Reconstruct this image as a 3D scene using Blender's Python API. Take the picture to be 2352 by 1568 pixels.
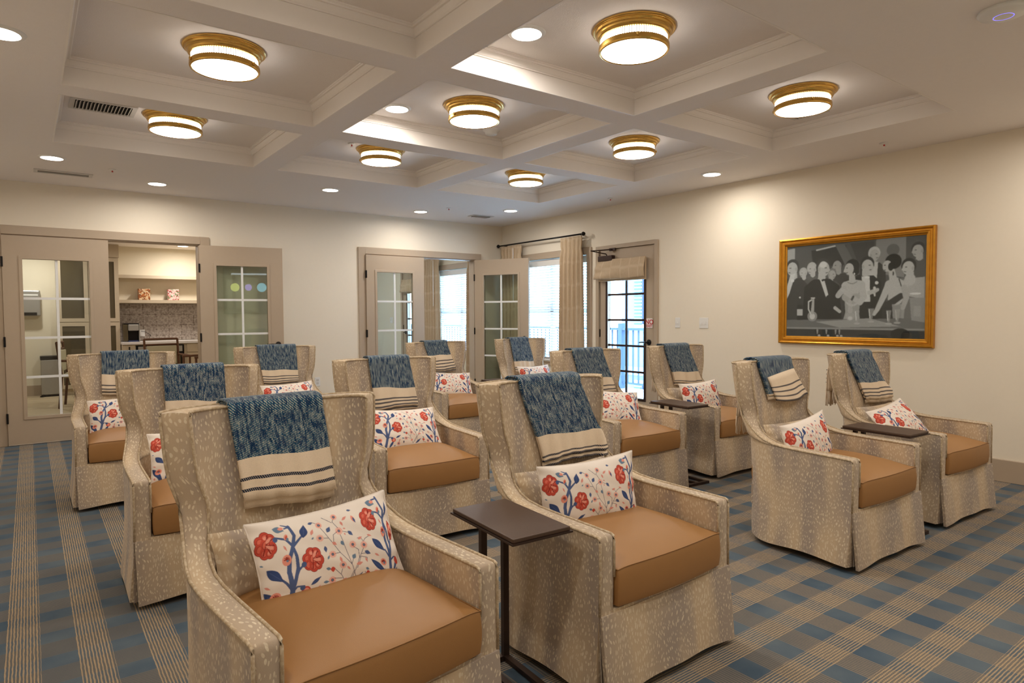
import bpy, bmesh, math, random
import numpy as np
from mathutils import Vector, Matrix
random.seed(4); rng = np.random.default_rng(7)
for o in list(bpy.data.objects): bpy.data.objects.remove(o)
scene = bpy.context.scene
C = scene.collection
pi = math.pi; R = math.radians

# ------------------------------------------------------------ camera, world, exposure
F_PX, YAW, PITCH, ROLL = 1488.28, 36.683, -2.409, -0.301
CAM = Vector((-5.94, -8.223, 1.30))
cd = bpy.data.cameras.new('camera'); cam = bpy.data.objects.new('camera', cd); C.objects.link(cam)
cd.sensor_width = 36; cd.lens = F_PX/2352*36; cd.clip_start = .02; cd.clip_end = 200
fw = Vector((math.sin(R(YAW))*math.cos(R(PITCH)), math.cos(R(YAW))*math.cos(R(PITCH)), math.sin(R(PITCH))))
rt = Vector((math.cos(R(YAW)), -math.sin(R(YAW)), 0)); up = rt.cross(fw)
r2 = rt*math.cos(R(ROLL)) + up*math.sin(R(ROLL)); u2 = -rt*math.sin(R(ROLL)) + up*math.cos(R(ROLL))
cam.matrix_world = Matrix(((r2.x, u2.x, -fw.x, CAM.x), (r2.y, u2.y, -fw.y, CAM.y), (r2.z, u2.z, -fw.z, CAM.z), (0, 0, 0, 1)))
scene.camera = cam
vs = scene.view_settings
vs.view_transform = 'Standard'; vs.look = 'None'; vs.gamma = 1; vs.use_curve_mapping = False; vs.exposure = 0.87
world = bpy.data.worlds.new('world'); scene.world = world; world.use_nodes = True
bg = world.node_tree.nodes['Background']; bg.inputs[0].default_value = (.42, .66, 1, 1); bg.inputs[1].default_value = 11.0
FIX_E, FIX_SIDE, DOWN_W, DOWN_E = 8.5, 6.5, 5.2, 8.0     # lamp strengths
WARM = (1, .91, .79); COOL = (1, .93, .85)

# ------------------------------------------------------------ materials
def srgb(*c):
    return tuple(((v/255)/12.92 if v/255 <= .04045 else ((v/255+.055)/1.055)**2.4) for v in c)
def newmat(name):
    m = bpy.data.materials.new(name); m.use_nodes = True
    nt = m.node_tree; b = nt.nodes['Principled BSDF']
    return m, nt, b
def N(nt, t, **k):
    n = nt.nodes.new(t)
    for a, v in k.items(): setattr(n, a, v)
    return n
def L(nt, a, b): nt.links.new(a, b)
def math_(nt, op, a, b=None, c=None):
    n = N(nt, 'ShaderNodeMath', operation=op)
    for i, v in enumerate((a, b, c)):
        if v is None: continue
        if isinstance(v, (int, float)): n.inputs[i].default_value = v
        else: L(nt, v, n.inputs[i])
    return n.outputs[0]
def mixc(nt, f, a, b):
    n = N(nt, 'ShaderNodeMix', data_type='RGBA')
    if isinstance(f, (int, float)): n.inputs[0].default_value = f
    else: L(nt, f, n.inputs[0])
    for i, v in ((6, a), (7, b)):
        if isinstance(v, tuple): n.inputs[i].default_value = (*v[:3], 1)
        else: L(nt, v, n.inputs[i])
    return n.outputs[2]
def ramp(nt, f, stops):
    n = N(nt, 'ShaderNodeValToRGB'); L(nt, f, n.inputs[0])
    els = n.color_ramp.elements
    while len(els) < len(stops): els.new(.5)
    for e, (p, c) in zip(els, stops):
        e.position = p; e.color = (*c[:3], 1) if isinstance(c, tuple) else (c, c, c, 1)
    return n.outputs[0]
def noise(nt, vec, scale, detail=3, rough=.5):
    n = N(nt, 'ShaderNodeTexNoise'); n.inputs['Scale'].default_value = scale
    n.inputs['Detail'].default_value = detail; n.inputs['Roughness'].default_value = rough
    if vec is not None: L(nt, vec, n.inputs['Vector'])
    return n.outputs[0]
def bump(nt, b, h, strength=.3, dist=.002):
    n = N(nt, 'ShaderNodeBump'); n.inputs['Strength'].default_value = strength
    n.inputs['Distance'].default_value = dist; L(nt, h, n.inputs['Height']); L(nt, n.outputs[0], b.inputs['Normal'])
def coord(nt, which='Object'):
    return N(nt, 'ShaderNodeTexCoord').outputs[which]
def mapping(nt, vec, scale=(1, 1, 1), rot=(0, 0, 0)):
    n = N(nt, 'ShaderNodeMapping'); L(nt, vec, n.inputs[0]); n.inputs['Scale'].default_value = scale
    n.inputs['Rotation'].default_value = rot
    return n.outputs[0]
def plain(name, col, rough=.5, metal=0, var=.05, scale=30, bmp=0, bscale=200, spec=.5):
    m, nt, b = newmat(name)
    co = coord(nt)
    nz = noise(nt, co, scale)
    b.inputs['Roughness'].default_value = rough; b.inputs['Metallic'].default_value = metal
    b.inputs['Specular IOR Level'].default_value = spec
    c = mixc(nt, nz, tuple(v*(1-var) for v in col), tuple(min(1, v*(1+var)) for v in col))
    L(nt, c, b.inputs['Base Color'])
    if bmp: bump(nt, b, noise(nt, co, bscale, 4), bmp, .002)
    return m
def emit(name, col, s):
    m, nt, b = newmat(name); nt.nodes.remove(b)
    e = N(nt, 'ShaderNodeEmission'); e.inputs[0].default_value = (*col, 1); e.inputs[1].default_value = s
    L(nt, e.outputs[0], nt.nodes['Material Output'].inputs[0]); return m
def glassy(name, tint, refl=.06):
    m, nt, b = newmat(name); nt.nodes.remove(b)
    t = N(nt, 'ShaderNodeBsdfTransparent'); t.inputs[0].default_value = (*tint, 1)
    g = N(nt, 'ShaderNodeBsdfGlossy'); g.inputs['Roughness'].default_value = .01
    f = N(nt, 'ShaderNodeLayerWeight'); f.inputs['Blend'].default_value = .5
    fc = math_(nt, 'MULTIPLY_ADD', math_(nt, 'POWER', f.outputs['Facing'], 5.0), .85, .03+refl)
    mx = N(nt, 'ShaderNodeMixShader')
    L(nt, fc, mx.inputs[0]); L(nt, t.outputs[0], mx.inputs[1]); L(nt, g.outputs[0], mx.inputs[2])
    L(nt, mx.outputs[0], nt.nodes['Material Output'].inputs[0]); return m
M = {}
M['wall'] = plain('wall_paint', srgb(236, 225, 206), .75, bmp=.15, bscale=260, var=.015)
M['ceil'] = plain('ceiling_paint', srgb(236, 229, 224), .8, bmp=.5, bscale=160, var=.015)
M['trimc'] = plain('coffer_trim_paint', srgb(238, 231, 224), .45, var=.01)
M['taupe'] = plain('taupe_door_paint', srgb(180, 161, 139), .45, var=.02)
M['kitchen_wall'] = plain('kitchen_wall_paint', srgb(230, 220, 198), .8, var=.015)
M['black'] = plain('black_bronze_metal', (.012, .010, .010), .4, .6)
M['bronze'] = plain('dark_bronze_metal', srgb(58, 42, 36), .4, .5)
M['brass'] = plain('aged_brass', srgb(214, 172, 92), .27, 1, var=.15, scale=14)
M['gold'] = plain('gilded_wood', srgb(200, 140, 45), .36, .75, var=.22, scale=22)
M['white'] = plain('white_plastic', srgb(232, 230, 226), .4, var=.01)
M['vent'] = plain('vent_enamel', srgb(205, 200, 194), .5, var=.02)
M['dark'] = plain('dark_void', (.01, .01, .01), .9)
M['grey'] = plain('grey_vent', srgb(120, 114, 108), .6)
M['steel'] = plain('brushed_steel', srgb(168, 164, 158), .38, .45)
M['glass'] = glassy('clear_glass', (.93, .96, .95), .0)
M['glass_leaf'] = glassy('tinted_glass', (.81, .85, .80), .03)
M['cab_glass'] = plain('smoked_cabinet_glass', srgb(92, 82, 62), .15, .2, var=.1, scale=3)
M['muntin'] = plain('white_grille', srgb(232, 232, 230), .4)
M['wood_floor'] = None
M['slat'] = plain('white_blind_slat', srgb(238, 238, 238), .45)
M['leather'] = plain('tan_leather', srgb(160, 115, 66), .48, var=.05, scale=9, bmp=.12, bscale=420)
M['table'] = plain('dark_brown_table', srgb(78, 58, 45), .42, .1, var=.08, scale=60, bmp=.15, bscale=300)
M['tablemetal'] = plain('dark_table_metal', srgb(66, 50, 42), .4, .5)
M['cream_cloth'] = plain('cream_weave', srgb(234, 214, 188), .95, var=.10, scale=240, bmp=.6, bscale=500, spec=.1)
M['fringe'] = plain('cream_fringe', srgb(230, 210, 184), .95, spec=.1)
M['navy_cloth'] = None
M['counter'] = plain('white_counter', srgb(228, 222, 220), .3)
M['cabinet'] = plain('cabinet_paint', srgb(196, 180, 156), .5)
M['chairwood'] = plain('brown_wood', srgb(92, 58, 36), .45, var=.2)
M['chairfab'] = plain('striped_seat_fabric', srgb(180, 170, 142), .9)
M['ext_white'] = plain('white_siding', srgb(190, 196, 204), .8)
M['ext_blue'] = plain('pale_blue_siding', srgb(112, 126, 140), .8)
M['ext_rail'] = plain('grey_blue_railing', srgb(70, 86, 106), .6)
M['ext_dark'] = plain('dark_blue_shade', srgb(30, 44, 66), .7)
M['deck'] = plain('pale_deck', srgb(226, 226, 224), .8)
def m_spots():
    m, nt, b = newmat('spotted_upholstery')
    uv = coord(nt, 'UV')
    nzv = N(nt, 'ShaderNodeTexNoise'); nzv.inputs['Scale'].default_value = 9; nzv.inputs['Detail'].default_value = 1; L(nt, uv, nzv.inputs['Vector'])
    add = N(nt, 'ShaderNodeVectorMath', operation='MULTIPLY_ADD'); L(nt, nzv.outputs['Color'], add.inputs[0])
    add.inputs[1].default_value = (.06, .04, 0); L(nt, uv, add.inputs[2])
    mp = mapping(nt, add.outputs[0], (94, 38, 1))
    v = N(nt, 'ShaderNodeTexVoronoi', voronoi_dimensions='2D'); v.inputs['Scale'].default_value = 1; v.inputs['Randomness'].default_value = .85
    L(nt, mp, v.inputs['Vector'])
    sep = N(nt, 'ShaderNodeSeparateColor'); L(nt, v.outputs['Color'], sep.inputs[0])
    band = noise(nt, mapping(nt, uv, (6.5, 1.4, 1)), 1.0, 1)
    thr = math_(nt, 'MULTIPLY_ADD', sep.outputs[0], .18, .18)
    thr = math_(nt, 'ADD', thr, math_(nt, 'MULTIPLY', math_(nt, 'SUBTRACT', .5, band), .30))
    d = math_(nt, 'SUBTRACT', thr, v.outputs['Distance'])
    f = math_(nt, 'MULTIPLY', d, 10.0); f = math_(nt, 'MINIMUM', math_(nt, 'MAXIMUM', f, 0.0), 1.0)
    f = math_(nt, 'MULTIPLY', f, math_(nt, 'MULTIPLY_ADD', sep.outputs[1], .4, .5))
    thread = noise(nt, mapping(nt, uv, (420, 14, 1)), 1.0, 2)
    base = mixc(nt, ramp(nt, band, [(.42, 0.0), (.60, 1.0)]), srgb(210, 186, 154), srgb(168, 154, 142))
    base = mixc(nt, math_(nt, 'MULTIPLY', thread, .35), base, srgb(170, 146, 118))
    col = mixc(nt, f, base, srgb(226, 211, 184))
    L(nt, col, b.inputs['Base Color']); b.inputs['Roughness'].default_value = .92; b.inputs['Specular IOR Level'].default_value = .15
    b.inputs['Sheen Weight'].default_value = .15
    bump(nt, b, math_(nt, 'ADD', f, noise(nt, mapping(nt, uv, (500, 500, 1)), 1.0, 2)), .25, .0012)
    return m
M['spots'] = m_spots()
def m_piping():
    m, nt, b = newmat('upholstery_piping')
    nz = noise(nt, coord(nt), 90, 2)
    L(nt, ramp(nt, nz, [(.42, srgb(178, 156, 126)), (.66, srgb(206, 188, 160))]), b.inputs['Base Color']); b.inputs['Roughness'].default_value = .9
    return m
M['piping'] = m_piping()
def m_twill():
    m, nt, b = newmat('teal_navy_twill_wool')
    uv = coord(nt, 'UV')
    sep = N(nt, 'ShaderNodeSeparateXYZ'); L(nt, uv, sep.inputs[0])
    warp = noise(nt, mapping(nt, uv, (30, 8, 1)), 1.0, 2)
    t = math_(nt, 'ADD', math_(nt, 'MULTIPLY', sep.outputs[0], .62), sep.outputs[1])
    t = math_(nt, 'ADD', t, math_(nt, 'MULTIPLY', warp, .004))
    s = math_(nt, 'SINE', math_(nt, 'MULTIPLY', t, 2*pi/.0062))
    fleck = noise(nt, mapping(nt, uv, (500, 160, 1)), 1.0, 2, .7)
    streak = noise(nt, mapping(nt, uv, (110, 26, 1)), 1.0, 3, .6)
    k = math_(nt, 'ADD', math_(nt, 'MULTIPLY', s, .46), math_(nt, 'MULTIPLY', math_(nt, 'SUBTRACT', fleck, .5), 3.0))
    k = math_(nt, 'ADD', k, math_(nt, 'MULTIPLY', math_(nt, 'SUBTRACT', streak, .5), 2.6))
    f = ramp(nt, math_(nt, 'MULTIPLY_ADD', k, .5, .33), [(.44, 0.0), (.60, 1.0)])
    blue = mixc(nt, ramp(nt, streak, [(.4, 0.0), (.6, 1.0)]), srgb(12, 50, 86), srgb(24, 88, 118))
    L(nt, mixc(nt, math_(nt, 'MULTIPLY', f, .76), blue, srgb(214, 206, 182)), b.inputs['Base Color'])
    b.inputs['Roughness'].default_value = .95; b.inputs['Specular IOR Level'].default_value = .1; b.inputs['Sheen Weight'].default_value = .2
    bump(nt, b, k, .5, .002); return m
M['twill'] = m_twill()
def m_navy():
    m, nt, b = newmat('navy_stitched_stripe')
    uv = coord(nt, 'UV'); sep = N(nt, 'ShaderNodeSeparateXYZ'); L(nt, uv, sep.inputs[0])
    s = math_(nt, 'SINE', math_(nt, 'MULTIPLY', math_(nt, 'ADD', sep.outputs[0], math_(nt, 'MULTIPLY', sep.outputs[1], .5)), 2*pi/.0066))
    L(nt, mixc(nt, ramp(nt, math_(nt, 'MULTIPLY_ADD', s, .5, .5), [(.70, 0.0), (.95, .8)]), srgb(18, 34, 62), srgb(200, 180, 150)), b.inputs['Base Color'])
    b.inputs['Roughness'].default_value = .95; return m
M['navy_cloth'] = m_navy()
def m_attr(name, rough=.85, spec=.2, bmp=.1):
    m, nt, b = newmat(name)
    a = N(nt, 'ShaderNodeAttribute'); a.attribute_name = 'Col'
    L(nt, a.outputs['Color'], b.inputs['Base Color']); b.inputs['Roughness'].default_value = rough; b.inputs['Specular IOR Level'].default_value = spec
    if bmp: bump(nt, b, noise(nt, coord(nt), 700, 2), bmp, .001)
    return m
M['print'] = m_attr('floral_linen_print'); M['photo'] = m_attr('black_and_white_print', .6, .3, 0)
def m_carpet():
    m, nt, b = newmat('plaid_carpet')
    co = coord(nt); sep = N(nt, 'ShaderNodeSeparateXYZ'); L(nt, co, sep.inputs[0])
    X_, Y_ = sep.outputs[0], sep.outputs[1]
    sw = math_(nt, 'GREATER_THAN', X_, -5.27)          # quarter-turned carpet tiles right of the first chairs
    def pick(a, b): return math_(nt, 'ADD', math_(nt, 'MULTIPLY', b, sw), math_(nt, 'MULTIPLY', a, math_(nt, 'SUBTRACT', 1.0, sw)))
    wob = pick(noise(nt, mapping(nt, co, (90, 22, 1)), 1.0, 1), noise(nt, mapping(nt, co, (30, 90, 1)), 1.0, 2))
    wob = math_(nt, 'MULTIPLY', math_(nt, 'SUBTRACT', wob, .5), .022)
    fu = math_(nt, 'FRACT', math_(nt, 'ADD', wob, pick(math_(nt, 'DIVIDE', math_(nt, 'ADD', X_, 6.05+20*.2256), .2256), math_(nt, 'DIVIDE', math_(nt, 'ADD', Y_, 7.05+20*.234), .234))))
    fv = math_(nt, 'FRACT', pick(math_(nt, 'DIVIDE', math_(nt, 'ADD', Y_, 5.216+20*.235), .235), math_(nt, 'DIVIDE', math_(nt, 'ADD', X_, 3.355+20*.2275), .2275)))
    inx = math_(nt, 'LESS_THAN', fu, .485); iny = math_(nt, 'LESS_THAN', fv, .552)
    lxm = math_(nt, 'MULTIPLY', math_(nt, 'GREATER_THAN', math_(nt, 'SINE', math_(nt, 'MULTIPLY', fu, 2*pi*21.0)), .25), inx)
    wy = noise(nt, mapping(nt, co, (120, 120, 1)), 1.0, 2)
    v2 = math_(nt, 'ADD', fv, math_(nt, 'MULTIPLY', math_(nt, 'SUBTRACT', wy, .5), .012))
    lym = math_(nt, 'MULTIPLY', math_(nt, 'GREATER_THAN', math_(nt, 'SINE', math_(nt, 'MULTIPLY', v2, 2*pi*19.0)), .0), iny)
    pile = noise(nt, co, 420, 2, .7)
    cloud = noise(nt, co, 3.2, 3)
    blue = mixc(nt, ramp(nt, cloud, [(.35, 0.0), (.65, 1.0)]), srgb(80, 98, 114), srgb(106, 118, 126))
    greybr = mixc(nt, ramp(nt, pile, [(.35, 0.0), (.65, 1.0)]), srgb(96, 94, 92), srgb(122, 116, 108))
    fade = ramp(nt, noise(nt, co, 1.1, 2), [(.38, .35), (.58, 1.0)])
    lym = math_(nt, 'MULTIPLY', lym, fade)
    pick_f_ = math_(nt, 'MULTIPLY_ADD', sw, .34, .26)
    base = mixc(nt, iny, blue, mixc(nt, .35, greybr, blue))
    base = mixc(nt, math_(nt, 'MULTIPLY', inx, .40), base, srgb(112, 110, 106))
    base = mixc(nt, math_(nt, 'MULTIPLY', lym, pick_f_), base, srgb(172, 152, 126))
    base = mixc(nt, math_(nt, 'MULTIPLY', lxm, .74), base, srgb(202, 174, 136))
    base = mixc(nt, math_(nt, 'MULTIPLY', pile, .25), base, srgb(50, 48, 48))
    L(nt, base, b.inputs['Base Color']); b.inputs['Roughness'].default_value = .97; b.inputs['Specular IOR Level'].default_value = .1
    bump(nt, b, pile, .6, .004); return m
M['carpet'] = m_carpet()
def m_planks():
    m, nt, b = newmat('pale_vinyl_planks')
    br = N(nt, 'ShaderNodeTexBrick'); br.offset = .5; L(nt, mapping(nt, coord(nt), (1, 1, 1)), br.inputs['Vector'])
    br.inputs['Scale'].default_value = 1; br.inputs['Brick Width'].default_value = 1.2; br.inputs['Row Height'].default_value = .15; br.inputs['Mortar Size'].default_value = .003
    br.inputs['Color1'].default_value = (*srgb(188, 170, 140), 1); br.inputs['Color2'].default_value = (*srgb(172, 152, 122), 1); br.inputs['Mortar'].default_value = (*srgb(110, 96, 78), 1)
    L(nt, br.outputs['Color'], b.inputs['Base Color']); b.inputs['Roughness'].default_value = .4; return m
M['wood_floor'] = m_planks()
def m_tiles():
    m, nt, b = newmat('embossed_grey_tile')
    co = mapping(nt, coord(nt), (1, 1, 1), (R(90), 0, 0))
    br = N(nt, 'ShaderNodeTexBrick'); br.offset = 0; L(nt, co, br.inputs['Vector']); br.inputs['Scale'].default_value = 1
    br.inputs['Brick Width'].default_value = .205; br.inputs['Row Height'].default_value = .19; br.inputs['Mortar Size'].default_value = .006
    for k, c in (('Color1', (150, 138, 128)), ('Color2', (140, 128, 118)), ('Mortar', (96, 80, 70))): br.inputs[k].default_value = (*srgb(*c), 1)
    nz = noise(nt, coord(nt), 34, 2, .6)
    L(nt, mixc(nt, ramp(nt, nz, [(.42, 0.0), (.58, .55)]), br.outputs['Color'], srgb(196, 184, 172)), b.inputs['Base Color']); b.inputs['Roughness'].default_value = .6
    bump(nt, b, nz, .6, .004); return m
M['tiles'] = m_tiles()
def m_damask():
    m, nt, b = newmat('beige_damask_fabric')
    uv = coord(nt, 'UV'); v = N(nt, 'ShaderNodeTexVoronoi', feature='DISTANCE_TO_EDGE', voronoi_dimensions='2D'); v.inputs['Scale'].default_value = 5.5; v.inputs['Randomness'].default_value = .12
    L(nt, mapping(nt, uv, (1, .6, 1)), v.inputs['Vector'])
    nz = noise(nt, mapping(nt, uv, (160, 20, 1)), 1.0, 3)
    f = ramp(nt, v.outputs['Distance'], [(.03, .45), (.10, 0.0)])
    c = mixc(nt, f, mixc(nt, nz, srgb(176, 150, 118), srgb(206, 182, 150)), srgb(214, 194, 166))
    L(nt, c, b.inputs['Base Color']); b.inputs['Roughness'].default_value = .7; b.inputs['Sheen Weight'].default_value = .2; return m
M['damask'] = m_damask()

# ------------------------------------------------------------ mesh helpers
def setp(o, label=None, cat=None, group=None, kind=None):
    if label: o['label'] = label
    if cat: o['category'] = cat
    if group: o['group'] = group
    if kind: o['kind'] = kind
    return o
def thing(name, label, cat, loc=(0, 0, 0), rz=0, group=None):
    o = bpy.data.objects.new(name, None); C.objects.link(o); o.location = loc; o.rotation_euler = (0, 0, rz)
    o.empty_display_size = .1
    return setp(o, label, cat, group)
class MB:
    def __init__(s): s.v = []; s.f = []; s.uv = {}; s.mi = []
    def add(s, vs, fs, uv=None, mi=0):
        b = len(s.v); s.v += [tuple(v) for v in vs]
        for f in fs: s.f.append(tuple(b+i for i in f)); s.mi.append(mi)
        if uv is not None:
            for i, t in enumerate(uv): s.uv[b+i] = t
    def box(s, x0, x1, y0, y1, z0, z1, mi=0, xf=None):
        vs = [Vector((x, y, z)) for x in (x0, x1) for y in (y0, y1) for z in (z0, z1)]
        if xf: vs = [xf @ v for v in vs]
        s.add(vs, [(0, 1, 3, 2), (4, 6, 7, 5), (0, 4, 5, 1), (2, 3, 7, 6), (0, 2, 6, 4), (1, 5, 7, 3)], mi=mi)
    def grid(s, P, UV=None, mi=0, flip=False, rowmi=None, wrap=False):
        n, m = len(P), len(P[0]); b = len(s.v)
        for i in range(n):
            for j in range(m):
                s.v.append(tuple(P[i][j]))
                if UV is not None: s.uv[b+i*m+j] = tuple(UV[i][j])
        for i in range(n-1):
            for j in range(m if wrap else m-1):
                k = (j+1) % m
                q = (b+i*m+j, b+i*m+k, b+(i+1)*m+k, b+(i+1)*m+j)
                s.f.append(q[::-1] if flip else q); s.mi.append(rowmi[i] if rowmi else mi)
    def lathe(s, prof, c=(0, 0, 0), n=32, mi=0, rowmi=None):
        P = [[(c[0]+r*math.cos(2*pi*j/n), c[1]+r*math.sin(2*pi*j/n), c[2]+z) for j in range(n)] for r, z in prof]
        s.grid(P, mi=mi, rowmi=rowmi, wrap=True)
    def tube(s, pts, r, n=6, mi=0, closed=False):
        pts = [Vector(p) for p in pts]; k = len(pts); P = []
        for i, p in enumerate(pts):
            a = pts[i-1] if i > 0 else (pts[-1] if closed else p); c = pts[i+1] if i < k-1 else (pts[0] if closed else p)
            t = (c-a).normalized(); ref = Vector((0, 0, 1)) if abs(t.z) < .9 else Vector((0, 1, 0))
            u = t.cross(ref).normalized(); w = u.cross(t)
            P.append([p+u*r*math.cos(2*pi*j/n)+w*r*math.sin(2*pi*j/n) for j in range(n)])
        if closed: P.append(P[0])
        s.grid(P, mi=mi, wrap=True)
        if not closed:
            b = len(s.v)
            s.add(P[0], [tuple(range(n))], mi=mi); s.add(P[-1], [tuple(range(n))[::-1]], mi=mi)
    def build(s, name, mats, parent=None, smooth=False, xf=None, bevel=0, col=None):
        me = bpy.data.meshes.new(name); me.from_pydata([tuple(v) for v in s.v], [], s.f)
        if not isinstance(mats, (list, tuple)): mats = [mats]
        for m in mats: me.materials.append(m)
        me.polygons.foreach_set('material_index', s.mi)
        if s.uv:
            ul = me.uv_layers.new(name='UVMap'); li = np.empty(len(me.loops), dtype=np.int32); me.loops.foreach_get('vertex_index', li)
            arr = np.zeros((len(s.v), 2), dtype=np.float32)
            for k, t in s.uv.items(): arr[k] = t[:2]
            ul.data.foreach_set('uv', arr[li].ravel())
        if col is not None:
            ca = me.color_attributes.new('Col', 'FLOAT_COLOR', 'POINT'); ca.data.foreach_set('color', np.hstack([col, np.ones((len(col), 1))]).astype(np.float32).ravel())
        bm = bmesh.new(); bm.from_mesh(me)
        if not col is not None and not s.uv: bmesh.ops.remove_doubles(bm, verts=bm.verts, dist=1e-6)
        bmesh.ops.recalc_face_normals(bm, faces=bm.faces); bm.to_mesh(me); bm.free()
        if smooth: me.polygons.foreach_set('use_smooth', [True]*len(me.polygons))
        if xf is not None: me.transform(xf)
        me.update()
        o = bpy.data.objects.new(name, me); C.objects.link(o)
        if parent: o.parent = parent
        if bevel:
            b = o.modifiers.new('bevel', 'BEVEL'); b.width = bevel; b.segments = 2; b.limit_method = 'ANGLE'
        return o
def struct(name, mb, mat, parent=None, **k):
    o = mb.build(name, mat, parent, **k)
    if not parent: o['kind'] = 'structure'
    return o
def boxo(name, mat, parent, *b, **k):
    mb = MB(); mb.box(*b); return mb.build(name, mat, parent, **k)
def copy_tree(o, parent=None):
    c = o.copy(); C.objects.link(c); c.parent = parent
    for ch in list(o.children): copy_tree(ch, c)
    return c

# ------------------------------------------------------------ room shell
H = 2.66; HR = 2.82; XL = -6.65; YF = -8.75
mb = MB(); mb.box(XL, 0, YF, 0, -.05, 0); struct('floor', mb, M['carpet'])
def wall_with_holes(name, axis, pos, th, a0, a1, z1, holes, mat):
    mb = MB(); cuts = sorted(holes); cur = a0
    def bx(p, q, zz0, zz1):
        if q-p < 1e-4 or zz1-zz0 < 1e-4: return
        if axis == 'y': mb.box(p, q, pos, pos+th, zz0, zz1)
        else: mb.box(pos, pos+th, p, q, zz0, zz1)
    for (p, q, zz0, zz1) in cuts:
        bx(cur, p, 0, z1); bx(p, q, 0, zz0); bx(p, q, zz1, z1); cur = q
    bx(cur, a1, 0, z1)
    return struct(name, mb, mat)
wall_with_holes('wall_back', 'y', 0, .14, XL-.14, 0, 3.0, [(-6.15, -4.32, 0, 2.13), (-2.30, -.50, 0, 2.13)], M['wall'])
wall_with_holes('wall_right', 'x', 0, .16, YF-.14, 0, 3.0, [(-3.09, -2.15, 0, 2.13), (-1.93, -.25, .62, 2.09)], M['wall'])
mb = MB(); mb.box(XL-.14, XL, YF-.14, 0, 0, 3.0); struct('wall_left', mb, M['wall'])
mb = MB(); mb.box(XL, 0, YF-.14, YF, 0, 3.0); struct('wall_front', mb, M['wall'])
# coffered ceiling
CX = [(-5.754, -4.241), (-4.041, -2.5515), (-2.336, -.870)]; CY = [(-3.341, -1.992), (-4.896, -3.553), (-6.463, -5.099)]
mb = MB(); ex = .001
xs = sorted({XL, 0.0, *[v for c in CX for v in c]}); ys = sorted({YF, 0.0, *[v for c in CY for v in c]})
for i in range(len(xs)-1):
    for j in range(len(ys)-1):
        cell = any(abs(c[0]-xs[i]) < ex for c in CX) and any(abs(c[0]-ys[j]) < ex for c in CY)
        z = HR if cell else H
        mb.box(xs[i], xs[i+1], ys[j], ys[j+1], z, 3.0)
struct('ceiling', mb, M['ceil'])
k = 1
for x0, x1 in CX:
    for y0, y1 in CY:
        mb = MB(); prof = [(0.0, H-.0005), (.010, H-.0005), (.010, 2.765), (.019, 2.765), (.019, 2.771), (.024, 2.776), (.030, 2.788), (.036, 2.801), (.048, 2.801), (.048, 2.810), (.054, 2.813), (.054, HR)]
        rows = []
        for off, z in prof:
            rows.append([(x0+off, y0+off, z), (x1-off, y0+off, z), (x1-off, y1-off, z), (x0+off, y1-off, z)])
        mb.grid(rows, wrap=True); struct('trim_%d' % k, mb, M['trimc']); k += 1
def baseboard(name, x0, x1, y0, y1):
    mb = MB(); mb.box(x0, x1, y0, y1, 0, .172); return struct(name, mb, M['taupe'], bevel=.004)
baseboard('baseboard_right', -.016, 0, YF, -3.14)
baseboard('baseboard_right_corner', -.016, 0, -2.10, 0)
baseboard('baseboard_back', -4.22, -2.385, -.016, 0)
baseboard('baseboard_left', XL, XL+.016, YF, 0)
baseboard('baseboard_front', XL, 0, YF, YF+.016)
# casings
def casing(name, axis, a0, a1, w, z1, zt, pos, depth=.02, z0=0, bottom=False):
    mb = MB()
    def bx(p, q, s, t):
        if axis == 'y': mb.box(p, q, pos-depth, pos, s, t)
        else: mb.box(pos-depth, pos, p, q, s, t)
    bx(a0-w, a0, z0, zt); bx(a1, a1+w, z0, zt); bx(a0, a1, z1, zt)
    if bottom: bx(a0-w-.02, a1+w+.02, z0-.05, z0)
    return struct(name, mb, M['taupe'], bevel=.004)
casing('trim_10', 'y', -6.14, -4.325, .10, 2.125, 2.213, 0)
casing('trim_11', 'y', -2.285, -.502, .098, 2.122, 2.212, 0)
casing('trim_12', 'x', -3.085, -2.155, .055, 2.118, 2.165, 0)
casing('trim_13', 'x', -1.93, -.25, .085, 2.085, 2.175, 0, z0=.62, bottom=True)
# jamb linings
mb = MB(); mb.box(.047, .16, -3.09, -3.055, 0, 2.13); mb.box(.047, .16, -2.185, -2.15, 0, 2.13); mb.box(.047, .16, -3.055, -2.185, 2.085, 2.13); mb.box(.0, .16, -3.055, -2.185, 0, .011); struct('trim_19', mb, M['taupe'])
mb = MB(); mb.box(-4.345, -4.322, 0, .14, 0, 2.125); mb.box(-6.15, -4.32, .0, .14, 2.115, 2.129); struct('trim_14', mb, M['taupe'])
mb = MB(); mb.box(-.525, -.502, 0, .14, 0, 2.12); mb.box(-2.30, -.50, .0, .14, 2.112, 2.129); struct('trim_15', mb, M['taupe'])

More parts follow.
